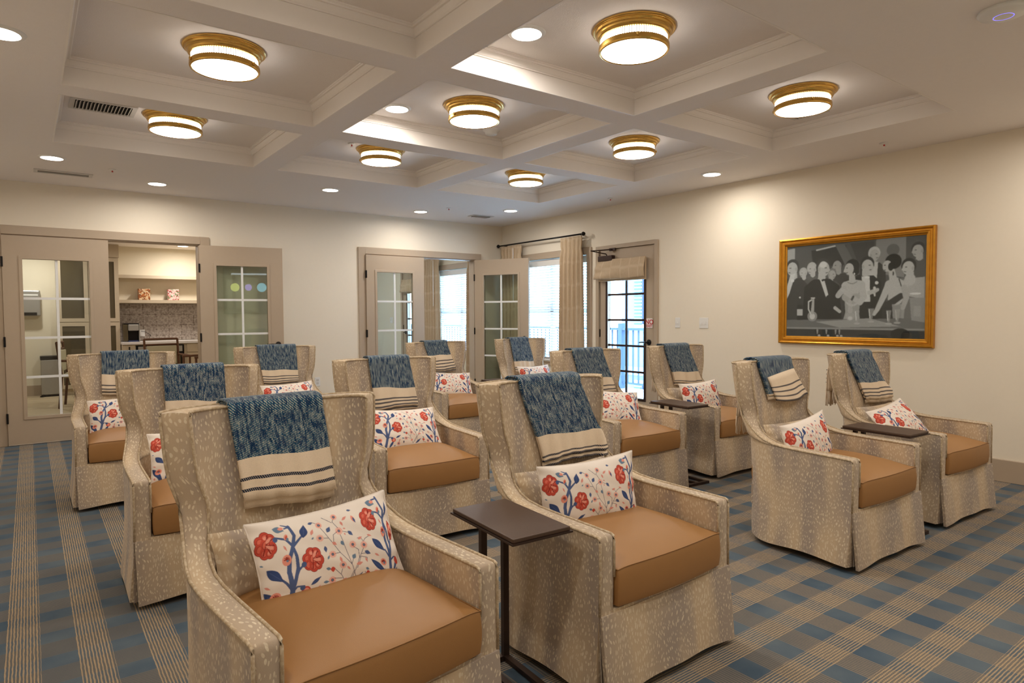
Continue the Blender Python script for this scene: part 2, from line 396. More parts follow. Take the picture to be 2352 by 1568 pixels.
# ------------------------------------------------------------ door leaves
def leaf(name, w, glass, gx0, gx1, gz0, gz1, handle=None, hinge_x=0, cols=2, rows=4, bar='muntin', thick=.042, h=2.112, bw=.012):
    """leaf built from x=0 (hinge) to x=w, front face at y=-thick"""
    e = bpy.data.objects.new(name, None); C.objects.link(e); e['kind'] = 'structure'; e.empty_display_size = .1
    mb = MB(); t = thick
    mb.box(0, gx0, -t, 0, .012, h); mb.box(gx1, w, -t, 0, .012, h); mb.box(gx0, gx1, -t, 0, .012, gz0); mb.box(gx0, gx1, -t, 0, gz1, h)
    mb.build('door_slab', M['taupe'], e)
    fr = MB()
    for yy in (-t-.008, 0):
        q = .028
        fr.box(gx0-q, gx0+.004, yy, yy+.008, gz0-q, gz1+q); fr.box(gx1-.004, gx1+q, yy, yy+.008, gz0-q, gz1+q)
        fr.box(gx0, gx1, yy, yy+.008, gz0-q, gz0+.004); fr.box(gx0, gx1, yy, yy+.008, gz1-.004, gz1+q)
    fr.build('glazing_bead', M['taupe'] if bar == 'muntin' else M['bronze'], e, bevel=.003)
    boxo('pane', M[glass], e, gx0, gx1, -t/2-.002, -t/2+.002, gz0, gz1)
    g = MB()
    for i in range(1, cols):
        x = gx0+(gx1-gx0)*i/cols; g.box(x-bw, x+bw, -t/2-.008, -t/2+.008, gz0, gz1)
    for i in range(1, rows):
        z = gz0+(gz1-gz0)*i/rows; g.box(gx0, gx1, -t/2-.0075, -t/2+.0075, z-bw, z+bw)
    g.build('grille', M[bar], e)
    for z in (.28, 1.05, 1.85):
        hm = MB(); hm.box(-.010, .008, -t-.008, -t+.02, z-.05, z+.05); hm.build('hinge', M['black'], e)
    if handle:
        hx, sgn = handle
        for side in (-1, 1):
            hb = MB(); yb = -t if side < 0 else 0
            hb.lathe([(0, 0), (.032, 0), (.033, .006), (.026, .012), (0, .012)], n=24)
            P = Matrix.Translation((hx, yb, .95)) @ Matrix.Rotation(R(90 if side < 0 else -90), 4, 'X')
            ho = hb.build('door_handle', M['black'], e, smooth=True); ho.data.transform(P)
            lv = MB(); yo = yb+side*.045
            lv.tube([(hx, yb, .95), (hx, yo, .95), (hx+sgn*.02, yo+side*.004, .95), (hx+sgn*.07, yo, .953), (hx+sgn*.115, yo-side*.004, .95)], .0085, 8)
            lv.build('lever', M['black'], ho, smooth=True)
    return e
# left pair: closed leaf, and leaf swung back against the wall
d1 = leaf('door_1', .903, 'glass', .158, .728, .285, 1.885); d1.location = (-6.139, .0, 0)
d2 = leaf('door_2', .911, 'glass_leaf', .175, .735, .285, 1.885, handle=(.845, -1)); d2.location = (-4.342, -.03, 0)
# swung leaf: seen face is the one toward the room
d2.rotation_euler = (0, 0, math.atan2(-.147, .899))
d3 = leaf('door_3', .88, 'glass', .15, .70, .285, 1.885); d3.location = (-2.283, 0, 0)
d4 = leaf('door_4', .885, 'glass_leaf', .155, .72, .285, 1.885, handle=(.82, -1)); d4.location = (-.512, -.03, 0); d4.rotation_euler = (0, 0, math.atan2(-.79+.03, .405))
d5 = leaf('door_5', .92, 'glass', .135, .755, .262, 1.86, handle=None, bar='bronze', cols=2, rows=5, bw=.013); d5.location = (.045, -2.16, 0); d5.rotation_euler = (0, 0, R(-90))
# this leaf: local x runs -y, local -y runs -x (room side)
hb = MB(); hb.lathe([(0, 0), (.034, 0), (.035, .006), (.028, .014), (0, .014)], n=24)
ho = hb.build('door_handle', M['black'], d5, smooth=True); ho.data.transform(Matrix.Translation((.83, -.042, .955)) @ Matrix.Rotation(R(90), 4, 'X'))
lv = MB(); lv.tube([(.83, -.04, .955), (.83, -.095, .955), (.80, -.10, .957), (.76, -.095, .957), (.715, -.09, .952)], .0085, 8); lv.build('lever', M['black'], ho, smooth=True)
# NO EXIT sign on the door
def text_mesh(name, body, size, mat, parent, xf, extrude=.0006, weight=0):
    cu = bpy.data.curves.new(name, 'FONT'); cu.body = body; cu.size = size; cu.extrude = extrude; cu.align_x = 'CENTER'; cu.offset = weight
    t = bpy.data.objects.new(name+'_tmp', cu); C.objects.link(t)
    dg = bpy.context.evaluated_depsgraph_get(); dg.update()
    me = bpy.data.meshes.new_from_object(t.evaluated_get(dg)); bpy.data.objects.remove(t); me.materials.clear(); me.materials.append(mat)
    me.transform(xf); o = bpy.data.objects.new(name, me); C.objects.link(o)
    if parent: o.parent = parent
    return o
M['sign_red'] = plain('sign_red', srgb(190, 36, 34), .5); M['sign_white'] = plain('sign_white', srgb(240, 232, 230), .5)
sg = thing('no_exit_sign', 'small white NO EXIT sign with red letters on the balcony door', 'sign', (.0005, -2.999, 1.185), R(-90))
boxo('sign_plate', M['sign_white'], sg, -.047, .047, -.0035, -.0005, -.058, .058)
RX = Matrix.Rotation(R(90), 4, 'X')
text_mesh('sign_lettering', 'NO', .078, M['sign_red'], sg, Matrix.Translation((0, -.004, -.012)) @ RX, weight=.0016)
text_mesh('sign_lettering', 'EXIT', .042, M['sign_red'], sg, Matrix.Translation((0, -.004, -.048)) @ RX, weight=.0012)
# door closer
cl = thing('door_closer', 'dark bronze door closer with folded arm at top of the balcony door', 'door closer', (0, -2.28, 2.0))
boxo('closer_body', M['bronze'], cl, -.06, -.001, -.15, .10, -.035, .035, bevel=.006)
a = MB(); a.tube([(-.035, -.04, .035), (-.05, -.04, .055), (-.16, .12, .10), (-.05, -.13, .105), (-.018, -.13, .105)], .008, 6); a.build('closer_arm', M['bronze'], cl)
boxo('bracket', M['bronze'], cl, -.035, -.021, -.18, -.08, .090, .125)

# ------------------------------------------------------------ window, blind, curtains, valance
def window(name, y0, y1, z0, z1, sgn=1):
    e = bpy.data.objects.new(name, None); C.objects.link(e); e['kind'] = 'structure'
    f = MB()
    for (p, q, s, t) in ((y0, y0+.04, z0, z1), (y1-.04, y1, z0, z1), (y0, y1, z0, z0+.05), (y0, y1, z1-.04, z1), (y0, y1, (z0+z1)/2-.02, (z0+z1)/2+.02), ((y0+y1)/2-.03, (y0+y1)/2+.03, z0, z1)):
        f.box(.09, .13, p, q, s, t)
    f.build('window_frame', M['white'], e)
    boxo('pane', M['glass'], e, .108, .112, y0, y1, z0, z1)
    s = MB(); s.box(-.03, .09, y0-.0, y1+.0, z0-.0, z0+.012); s.build('window_sill', M['taupe'], e)
    return e
window('window_1', -1.93, -.25, .62, 2.085)
def blind(label, y0, y1, z0, z1):
    e = thing('venetian_blind', label, 'blind', (.045, (y0+y1)/2, z1))
    h = (y1-y0)/2-.01; TL_ = 27
    boxo('headrail', M['white'], e, -.03, .03, -h, h, -.10, -.012, bevel=.004)
    s = MB(); n = int((z1-z0-.12)/.038); XF = None
    for i in range(n):
        z = -.12-i*.038
        xf = Matrix.Translation((0, 0, z)) @ Matrix.Rotation(R(TL_), 4, 'Y')
        s.box(-.026, .026, -h, h, -.0015, .0015, xf=xf)
    s.build('slats', M['slat'], e)
    for yy in (-h*.7, 0, h*.7):
        boxo('ladder_cord', M['white'], e, -.0255, -.0245, yy-.002, yy+.002, -(z1-z0)+.03, -.1)
    boxo('bottom_rail', M['white'], e, -.02, .02, -h, h, -(z1-z0)+.006, -(z1-z0)+.028)
    return e
blind('white venetian blind in the window beside the balcony door', -1.93, -.25, .632, 2.085)
def curtain(label, y0, y1, x, z0, z1, seed, wand=None, waist=1.0):
    e = thing('curtain', label, 'curtain', (x, (y0+y1)/2, 0))
    rs = random.Random(seed); n = 130; w = y1-y0; npl = max(4, int(w/.075))
    P = []; UV = []; ph = [rs.uniform(-.5, .5) for _ in range(8)]
    zs = [z0+(z1-z0)*t for t in (0, .1, .2, .35, .5, .65, .78, .86, .90, .93, .955, .98, 1)]
    for z in zs:
        t = (z-z0)/(z1-z0); row = []; ur = []
        for j in range(n):
            s = j/(n-1); th = 2*pi*npl*s
            amp = .028+.018*(1-t); 
            if t > .86: amp = .022 if t < .92 else .016
            sp = 1+.10*(1-t)*waist if t < .9 else (.93 if t < .94 else 1.0)
            xx = amp*(math.sin(th+ph[0]+.8*(1-t)*math.sin(3*s+ph[1]))+.35*math.sin(2*th+ph[2]))
            yy = (s-.5)*w*sp+.010*math.cos(th+ph[3])
            row.append((xx, yy, z)); ur.append((s*w*2.2, z))
        P.append(row); UV.append(ur)
    mb = MB(); mb.grid(P, UV); o = mb.build('curtain_panel', M['damask'], e, smooth=True)
    sm = o.modifiers.new('thick', 'SOLIDIFY'); sm.thickness = .003
    if wand is not None:
        wd = MB(); wd.tube([(-.06, wand, z1-.05), (-.06, wand, z1-.85)], .005, 6); wd.build('curtain_wand', M['white'], e)
    return e
curtain('pleated beige curtain panel hanging on the rod right beside the balcony door', -1.93, -1.52, -.10, .02, 2.325, 3)
curtain('pleated beige curtain panel at the corner end of the rod, behind the open glass door', -.62, -.14, -.10, .02, 2.325, 5, wand=-.12)
rod = thing('curtain_rod', 'black curtain rod with ball ends above the window by the balcony door', 'curtain rod', (-.10, -1.0, 2.345))
m = MB(); m.tube([(0, -.93, 0), (0, .93, 0)], .011, 10); m.build('rod', M['black'], rod, smooth=True)
for s in (-1, 1):
    m = MB(); m.lathe([(0, -.028), (.018, -.022), (.028, 0), (.018, .022), (0, .028)], (0, 0, 0), 16); o = m.build('finial', M['black'], rod, smooth=True); o.data.transform(Matrix.Translation((0, s*.955, 0)) @ Matrix.Rotation(R(90), 4, 'X'))
    m = MB(); m.tube([(0, s*.86, 0), (.098, s*.86, 0)], .008, 6); m.build('bracket', M['black'], rod)
def valance(label, y0, y1, z0, z1, x=-.03):
    v = thing('roman_shade', label, 'shade', (x, (y0+y1)/2, z0)); w = y1-y0; P = []; UV = []
    rr = random.Random(2)
    for i in range(15):
        t = i/14; row = []; ur = []
        for j in range(31):
            s = j/30; fl = 1+.13*(1-t)*(1-s*.8); y = (s-.5)*w
            y = (s-.5)*w + (.05*(1-t) if s > .5 else 0)*(s-.5)*2
            zz = (z1-z0)*t - .012*math.sin(pi*s)*(1-t) + .0
            xx = -.020-.018*math.sin(pi*t)-.02*(1-t)-.008*math.sin(9*s+4*t)*(1-t)-.006*math.sin(14*s*t)
            row.append((xx, y, zz)); ur.append((s*w*1.2, t*.3))
        P.append(row); UV.append(ur)
    m = MB(); m.grid(P, UV); o = m.build('shade_fabric', M['damask'], v, smooth=True)
    q = o.modifiers.new('t', 'SOLIDIFY'); q.thickness = .004
    boxo('shade_lining', M['damask'], v, -.012, .012, -w/2+.012, w/2-.012, -.03, (z1-z0)-.01)
    return v
valance('beige patterned folded fabric shade across the top glass of the balcony door', -2.975, -2.165, 1.74, 1.985)

# ------------------------------------------------------------ wall plates, painting
def switch(label, y, n, z=1.193):
    e = thing('light_switch', label, 'light switch', (0, y, z)); w = .035+.0235*(n-1)
    boxo('wall_plate', M['white'], e, -.006, -.0003, -w, w, -.058, .058, bevel=.002)
    for i in range(n):
        yy = (i-(n-1)/2)*.046
        boxo('toggle', M['white'], e, -.016, -.006, yy-.005, yy+.005, -.012, .012)
switch('white single-toggle light switch plate, nearer the balcony door', -3.421, 1)
switch('wider white double-toggle light switch plate on the right wall', -3.778, 2)
e = thing('wall_outlet', 'white power outlet low on the back wall between the two double doors', 'outlet', (-2.964, 0, .44))
boxo('wall_plate', M['white'], e, -.035, .035, -.006, -.0003, -.058, .058, bevel=.002)
for zz in (-.02, .02): boxo('socket', M['vent'], e, -.016, .016, -.008, -.006, zz-.014, zz+.014)
# raster helpers (flat print painted per vertex)
class Canvas:
    def __init__(s, X, Y, bgc): s.X = X; s.Y = Y; s.c = np.tile(np.array(bgc, dtype=float), (X.size, 1))
    def put(s, mask, col, a=1.0): s.c[mask] = s.c[mask]*(1-a)+np.array(col)*a
    def ell(s, cx, cy, rx, ry, col, ang=0, a=1.0):
        c_, s_ = math.cos(R(ang)), math.sin(R(ang)); dx = s.X-cx; dy = s.Y-cy
        s.put(((dx*c_+dy*s_)/rx)**2+((-dx*s_+dy*c_)/ry)**2 < 1, col, a)
    def seg(s, p, q, w0, w1, col, a=1.0):
        p = np.array(p, float); q = np.array(q, float); d = q-p; l2 = max(d@d, 1e-9)
        t = np.clip(((s.X-p[0])*d[0]+(s.Y-p[1])*d[1])/l2, 0, 1)
        s.put(np.hypot(s.X-p[0]-t*d[0], s.Y-p[1]-t*d[1]) < w0+(w1-w0)*t, col, a)
    def path(s, pts, w0, w1, col):
        n = len(pts)-1
        for i in range(n): s.seg(pts[i], pts[i+1], w0+(w1-w0)*i/n, w0+(w1-w0)*(i+1)/n, col)
    def leafs(s, cx, cy, l, w, ang, col):
        c_, s_ = math.cos(R(ang)), math.sin(R(ang)); u = ((s.X-cx)*c_+(s.Y-cy)*s_)/l; v = (-(s.X-cx)*s_+(s.Y-cy)*c_)/w
        s.put((abs(u) < 1) & (abs(v) < (1-abs(u)**1.6)*(1-.35*u)), col)
    def poly(s, pts, col, a=1.0):
        ins = np.zeros(s.X.shape, bool); n = len(pts)
        for i in range(n):
            x0, y0 = pts[i]; x1, y1 = pts[(i+1) % n]
            if y0 == y1: continue
            k_ = ((y0 > s.Y) != (y1 > s.Y)) & (s.X < (x1-x0)*(s.Y-y0)/(y1-y0)+x0); ins ^= k_
        s.put(ins, col, a)
pt = thing('framed_picture', 'large gold-framed black and white photograph of a dressy bar party', 'picture', (0, -5.361, 1.5055))
m = MB(); W2, H2 = .681, .5005
prof = [(0, 0), (0, -.036), (.012, -.040), (.020, -.034), (.026, -.026), (.036, -.026), (.044, -.034), (.054, -.032), (.060, -.020), (.070, -.016), (.074, -.010), (.074, 0)]
m.grid([[(x, -W2+o_, -H2+o_), (x, W2-o_, -H2+o_), (x, W2-o_, H2-o_), (x, -W2+o_, H2-o_)] for o_, x in prof], wrap=True); m.build('frame', M['gold'], pt)
nu, nv = 420, 300; w_, h_ = W2-.072, H2-.072
U, V = np.meshgrid(np.linspace(0, 1, nu), np.linspace(0, 1, nv)); U = U.ravel(); V = V.ravel()   # U 0 = left in photo (y high)
c = Canvas(U*142, V*100, (.105, .10, .112))
g = lambda v: tuple(x*v for x in (1.0, .96, 1.02))
c.poly([(0, 0), (142, 0), (142, 30), (0, 30)], g(.10)); c.poly([(96, 0), (124, 0), (124, 40), (94, 34)], g(.24)); c.poly([(0, 3), (9, 2), (9, 22), (0, 22)], g(.38))
c.poly([(28, 6), (66, 3), (64, 24), (30, 24)], g(.045)); c.seg((34, 6), (54, 3), .8, .8, g(.5)); c.poly([(54, 2), (64, 2), (76, 26), (66, 26)], g(.14)); c.poly([(70, 2), (94, 2), (94, 20), (78, 22)], g(.07))
def figure(x, y, s, hair, skin, suit, face=-1, sh=1.0, short=True):
    c.seg((x, y+3*s), (x, y+10*s), 3*s, 3.2*s, skin); c.poly([(x-15*s*sh, 100), (x-13*s*sh, y+15*s), (x-7*s, y+9*s), (x+7*s, y+9*s), (x+13*s*sh, y+15*s), (x+16*s*sh, 100)], suit)
    c.seg((x, y+3*s), (x, y+8*s), 2.4*s, 2.4*s, skin)
    c.ell(x-face*-1.2*s, y-1.2*s, 6.2*s, 7.0*s, hair)
    c.ell(x+face*1.5*s, y+.8*s, 4.9*s, 6.1*s, skin)
    c.ell(x+face*3.4*s, y-.2*s, 1.0*s, .5*s, g(.1)); c.seg((x+face*5.6*s, y+.2*s), (x+face*6.4*s, y+2*s), .7*s, .6*s, skin); c.seg((x+face*3.6*s, y+4*s), (x+face*5*s, y+3.7*s), .45*s, .35*s, g(.14))
    c.ell(x-face*2.2*s, y+1*s, 1.1*s, 1.7*s, tuple(v*.8 for v in skin))
S1 = g(.50); S2 = g(.42)
figure(136, 14, 1.0, g(.05), g(.40), g(.1)); figure(93, 15, .95, g(.5), S2, g(.05), 1); c.poly([(88, 23), (98, 23), (97, 40), (90, 40)], g(.55)); c.ell(112, 12, 6, 6, g(.14))
figure(58, 24, .95, g(.04), g(.36), g(.06), -1); figure(30, 26, .9, g(.48), S1, g(.12), -1); figure(20, 30, .75, g(.45), S1, g(.1), -1); figure(50, 33, .8, g(.2), S2, g(.09), 1); figure(76, 27, .85, g(.06), S2, g(.05), -1)
figure(8, 24, 1.25, g(.06), S1, g(.055), -1); c.poly([(4, 31), (10, 30), (3, 52), (0, 58), (0, 44)], g(.6)); c.ell(6.5, 38, 2, 1.8, g(.72))
figure(86, 26, 1.15, g(.05), S1, g(.035), 1); c.poly([(82, 37), (90, 37), (91, 63), (85, 63)], g(.62)); c.ell(97, 44, 1.7, 1.6, g(.7)); c.seg((86, 38), (89, 38), 1, 1, g(.75))
figure(128, 30, 1.1, g(.04), S1, g(.17), -1); c.poly([(122, 42), (141, 40), (141, 62), (126, 58)], g(.42)); c.ell(128, 42, 5, 6, g(.5))
figure(40, 26, 1.3, g(.06), S1, g(.03), 1, 1.15); c.poly([(38, 38), (43, 39), (49, 60), (46, 60)], g(.62)); c.seg((41, 39), (45, 38), 1.2, .7, g(.02)); c.ell(41.5, 22, 4, 3.5, g(.75), 0, .6)
c.poly([(26, 41), (30, 38), (44, 62), (58, 82), (28, 84)], g(.028))
# two women in front, hands and arms
def blob(pts, col):
    for (x0, y0, r0), (x1, y1, r1) in zip(pts, pts[1:]): c.seg((x0, y0), (x1, y1), r0, r1, col)
blob([(73, 62, 8), (73, 74, 7), (72, 92, 11), (72, 100, 12)], g(.36)); blob([(66, 46, 4.5), (73, 45, 5.5), (81, 46, 5)], S1); blob([(73, 47, 6), (73, 60, 7.6)], S1); blob([(66, 58, 4), (73, 60, 5.5), (80, 58, 4)], g(.40))
blob([(72, 34, 2.8), (73, 43, 3.4)], S1); c.ell(72.5, 25.5, 7, 7.2, g(.03)); c.ell(76, 31, 3.4, 4.6, g(.03)); c.ell(69.2, 28.5, 4.7, 6.1, S1); c.seg((64.8, 29), (64.2, 31), .8, .7, S1); c.ell(67, 27.3, 1, .5, g(.08)); c.seg((66, 32.6), (67.6, 32.2), .5, .5, g(.12)); c.ell(74.6, 33.8, .7, 1.1, g(.8))
for q in range(9): c.ell(68+q*1.15, 42.3+1.6*math.sin(q*.4), .45, .45, g(.07))
blob([(82, 47, 3.6), (84.5, 58, 3.2), (81, 64, 2.6), (70, 56, 2.2), (65, 53, 1.8)], S1); blob([(64, 49, 3.2), (58, 56, 2.8), (60, 52, 2.2), (66, 51, 1.8)], g(.46)); blob([(62, 50, 1.6), (66, 52, 1.8)], S1); blob([(74, 57.5, 1.2), (72.5, 60.5, 1.2)], g(.10))
blob([(48, 58, 3), (55, 69, 2.6)], g(.03)); blob([(55, 69, 1.8), (60, 73, 1.6)], S1)
blob([(113, 72, 8), (112, 86, 8.5), (112, 100, 10)], g(.045)); blob([(109, 46, 4), (115, 45, 5.5), (122, 48, 4.5)], S1); blob([(115, 47, 6), (115, 60, 7)], S1); blob([(109, 66, 3.5), (120, 58, 3)], g(.05)); c.seg((118, 41), (122, 54), .5, .5, g(.05))
blob([(111, 32, 2.8), (113, 43, 3.8)], S1); c.ell(112.5, 23.5, 7.8, 7.6, g(.02)); c.ell(106.8, 27.8, 4.4, 5.6, S1); c.ell(110.2, 28.5, 2.6, 4.2, g(.02)); c.ell(104.6, 26.8, 1, .5, g(.08)); c.seg((103, 32), (105, 31.6), .5, .5, g(.12)); c.ell(112.6, 35.4, .7, 2.2, g(.03))
blob([(108, 48, 3.4), (103, 60, 2.8), (98, 71, 2.2), (95, 76, 1.6)], S1); blob([(123, 50, 3), (125, 60, 2.6), (122, 70, 2)], S2)
blob([(90, 54, 2.2), (95, 52, 1.8)], S1); c.seg((95, 49), (95.4, 57), 1.3, .8, g(.6)); blob([(98, 51, 1.6), (94, 54, 1.4)], S1)
# bar top and glassware
c.poly([(0, 82), (142, 80), (142, 92), (0, 92)], g(.16)); c.poly([(34, 84), (90, 80), (120, 88), (60, 90)], g(.34)); c.seg((0, 91), (142, 91), .9, .9, g(.30)); c.poly([(0, 92), (142, 92), (142, 100), (0, 100)], g(.045))
for x in (36, 46, 56, 60): c.seg((x, 93), (x, 97), 1, .4, g(.35)); c.ell(x+2, 99, 1.4, 1.1, g(.5))
c.seg((15.5, 56), (15.5, 64), 1.2, 2.6, g(.05)); c.poly([(12.5, 65), (18.5, 65), (18.8, 82), (12.2, 82)], g(.035)); c.poly([(12.4, 70), (18.8, 70), (18.8, 77), (12.4, 77)], g(.5)); c.ell(15.5, 57, 1, 1, g(.7))
c.ell(30, 78, 5.5, 5.5, g(.30)); c.ell(30, 78, 3, 3.4, g(.62)); c.seg((30, 74), (31, 60), 1.8, 1.2, g(.42)); c.path([(29, 60), (25.5, 62), (25.5, 70), (28, 75)], .7, .7, g(.6)); c.ell(30.5, 58, 2.6, .8, g(.6))
for x, h0, r0 in ((78, 72, 2.6), (92, 70, 3.0), (109, 72, 2.4), (117, 71, 2.6)):
    c.poly([(x-r0, h0), (x+r0, h0), (x+r0*.4, h0+12), (x-r0*.4, h0+12)], g(.42), .55); c.seg((x-r0*.6, h0+1), (x-r0*.3, h0+10), .35, .35, g(.75)); c.ell(x, h0+13.5, 3.2, 1, g(.5), 0, .7)
c.ell(71, 78, 4.5, 4.5, g(.42), 0, .7); c.seg((70.5, 62), (71, 72), 1.6, 2.6, g(.5), .6); c.ell(71, 80, 2.5, 2, g(.7), 0, .6); c.poly([(112, 66), (124, 66), (123, 80), (113, 80)], g(.4), .7); c.ell(133, 56, 5, 1, g(.7)); c.poly([(128, 60), (142, 60), (142, 84), (130, 82)], g(.30)); c.poly([(132, 68), (138, 68), (138, 78), (132, 78)], g(.36))
c.ell(120, 96, 9, 6, g(.02))
im = c.c.reshape(nv, nu, 3)
for _ in range(2): im[1:-1, 1:-1] = (im[1:-1, 1:-1]*2+im[:-2, 1:-1]+im[2:, 1:-1]+im[1:-1, :-2]+im[1:-1, 2:])/6
c.c = im.reshape(-1, 3)*1.3*(1+.05*rng.standard_normal((nu*nv, 1))).clip(.7, 1.3)
P = np.stack([np.full(U.shape, -.0115), w_*(1-2*U), h_*(1-2*V)], 1)
m = MB(); m.v = [tuple(p) for p in P]
m.f = [(j*nu+i, j*nu+i+1, (j+1)*nu+i+1, (j+1)*nu+i) for j in range(nv-1) for i in range(nu-1)]; m.mi = [0]*len(m.f)
m.build('photo_print', M['photo'], pt, col=c.c)
boxo('glazing', M['glass'], pt, -.0145, -.0135, -w_, w_, -h_, h_)

# ------------------------------------------------------------ ceiling fittings
M['fix_glow'] = emit('frosted_lamp_glow', WARM, FIX_E)
def m_ribs():
    m, nt, b = newmat('ribbed_glass_glow'); nt.nodes.remove(b)
    co = coord(nt); sep = N(nt, 'ShaderNodeSeparateXYZ'); L(nt, co, sep.inputs[0])
    ang = math_(nt, 'ARCTAN2', sep.outputs[1], sep.outputs[0]); s = math_(nt, 'SINE', math_(nt, 'MULTIPLY', ang, 90.0))
    e = N(nt, 'ShaderNodeEmission'); e.inputs[0].default_value = (*COOL, 1); L(nt, math_(nt, 'MULTIPLY_ADD', math_(nt, 'POWER', math_(nt, 'MULTIPLY_ADD', s, .5, .5), 1.6), FIX_SIDE*1.4, .28), e.inputs[1])
    L(nt, e.outputs[0], nt.nodes['Material Output'].inputs[0]); return m
M['ribs'] = m_ribs(); M['down_glow'] = emit('downlight_lens_glow', COOL, DOWN_E)
def fixture():
    t = thing('flush_mount_light', '', 'ceiling light')
    m = MB(); m.lathe([(0, 0), (.216, 0), (.2205, -.004), (.2205, -.010), (.215, -.014), (.208, -.015), (.208, -.018), (.204, -.026), (.197, -.030), (.197, -.033), (.195, -.040), (.190, -.047), (.186, -.050), (.186, -.053), (.178, -.055)], n=96); m.build('ceiling_canopy', M['brass'], t)
    m = MB(); m.lathe([(.177, -.050), (.177, -.090)], n=90); m.build('ribbed_glass', M['ribs'], t, smooth=True)
    m = MB(); m.lathe([(.178, -.087), (.185, -.089), (.187, -.094), (.187, -.113), (.184, -.120), (.176, -.122), (.172, -.118)], n=96); b = m.build('lower_band', M['brass'], t)
    for k_ in range(3):
        a_ = 2*pi*k_/3+.5; m = MB(); m.lathe([(0, .012), (.006, .008), (.008, 0), (.006, -.008), (0, -.012)], (.189*math.cos(a_), .189*math.sin(a_), -.100), 8); m.build('thumbscrew', M['brass'], b, smooth=True)
    m = MB(); m.lathe([(.174, -.117), (.10, -.126), (0, -.130)], n=48); m.build('diffuser', M['fix_glow'], t, smooth=True)
    return t
fx = fixture(); nm = [['over the back left coffer by the louvred vent', 'in the middle left coffer', 'in the near left coffer above the camera'], ['in the back middle coffer', 'in the central coffer beside the smoke detector', 'in the near middle coffer, largest in view'], ['in the far right corner coffer', 'in the middle right coffer', 'in the near right coffer beside a small vent']]
for i, (x0, x1) in enumerate(CX):
    for j, (y0, y1) in enumerate(CY):
        o = fx if (i, j) == (0, 0) else copy_tree(fx)
        o.location = ((x0+x1)/2, (y0+y1)/2, HR); o.rotation_euler.z = (i*3+j)*.7
        setp(o, 'round brass and ribbed glass ceiling light ' + nm[i][j], None, 'brass flush lights in the ceiling coffers')
def downlight():
    t = thing('recessed_downlight', '', 'downlight')
    m = MB(); m.lathe([(.080, -.010), (.086, -.011), (.100, -.006), (.104, 0)], n=40); m.build('trim_ring', M['white'], t, smooth=True)
    m = MB(); m.lathe([(.081, -.0105), (.04, -.013), (0, -.014)], n=36); m.build('lens', M['down_glow'], t, smooth=True)
    ld = bpy.data.lights.new('downlight_lamp', 'AREA'); ld.shape = 'DISK'; ld.size = .15; ld.energy = DOWN_W; ld.color = COOL; ld.spread = R(175)
    lo = bpy.data.objects.new('lamp', ld); C.objects.link(lo); lo.parent = t; lo.location = (0, 0, -.018)
    return t
dl = downlight()
DL = [(-6.01, -4.24, H, 'round white downlight at the left edge of the picture'), (-5.742, -1.389, H, 'round white downlight left of the flush slot vent'), (-4.843, -.669, H, 'round white downlight on the soffit above the open kitchen doorway'),
      (-3.279, -1.372, H, 'round white downlight between the two back doorways, beside the back middle coffer'), (-1.763, -.616, H, 'round white downlight above the second double door'), (-.831, -1.351, H, 'round white downlight nearest the far room corner'),
      (-.547, -4.266, H, 'round white downlight close to the right wall, left of the picture'), (-3.735, -5.41, HR, 'round white downlight inside the near middle coffer'), (-3.72, -3.84, HR, 'round white downlight inside the central coffer')]
for k_, (x, y, z, lb) in enumerate(DL + [(-1.9, -7.9, H, 'round white downlight added out of view near the front wall, right of centre'), (-4.4, -7.9, H, 'round white downlight added out of view near the front wall, left of centre'), (-.547, -7.18, H, 'round white downlight near the front right corner'), (-6.01, -7.18, H, 'round white downlight added out of view near the front left corner'), (-3.2, -7.2, H, 'round white downlight added out of view midway along the front soffit')]):  # front lamps added out of view to brighten the near chairs, except right corner
    o = dl if k_ == 0 else copy_tree(dl); o.location = (x, y, z); setp(o, lb, None, 'recessed ceiling downlights')
def sprinkler(label, x, y, z=H):
    e = thing('sprinkler_head', label, 'sprinkler', (x, y, z))
    m = MB(); m.lathe([(.030, 0), (.034, -.003), (.020, -.006), (0, -.006)], n=20); m.build('escutcheon', M['white'], e, smooth=True)
    m = MB(); m.tube([(0, 0, -.005), (0, 0, -.034)], .005, 8); m.lathe([(0, -.034), (.014, -.034), (.014, -.037), (0, -.037)], n=12); m.build('sprinkler_body', M['sign_white'], e)
    m = MB(); m.tube([(0, 0, -.014), (0, 0, -.026)], .0065, 8); m.build('glass_bulb', M['sign_red'], e)
sprinkler('small ceiling sprinkler right of the flush slot vent', -5.279, -1.146); sprinkler('small ceiling sprinkler between the two farthest downlights', -1.603, -1.068)
sprinkler('small ceiling sprinkler over the balcony door', -.401, -2.743); sprinkler('small ceiling sprinkler above the gold framed picture', -.384, -5.788)
sprinkler('small sprinkler in the back middle coffer, left of its light', -3.60, -2.72, HR)
def vent(label, x, y, z, lx, ly, n, mat='grey', rz=0, recess=True):
    e = thing('ceiling_vent', label, 'vent', (x, y, z), rz)
    m = MB(); b = .03
    for q in ((-lx/2-b, lx/2+b, -ly/2-b, -ly/2), (-lx/2-b, lx/2+b, ly/2, ly/2+b), (-lx/2-b, -lx/2, -ly/2, ly/2), (lx/2, lx/2+b, -ly/2, ly/2)): m.box(*q, -.008, -.0005)
    m.build('vent_frame', M['vent'], e)
    boxo('backing', M[mat], e, -lx/2, lx/2, -ly/2, ly/2, -.003, -.001)
    if n:
        m = MB()
        for i in range(n):
            xx = -lx/2+(i+.5)*lx/n; m.box(-.0015, .0015, -ly/2, ly/2, -.010, .010, xf=Matrix.Translation((xx, 0, -.010)) @ Matrix.Rotation(R(35), 4, 'Y'))
        m.build('louvre', M['vent'], e)
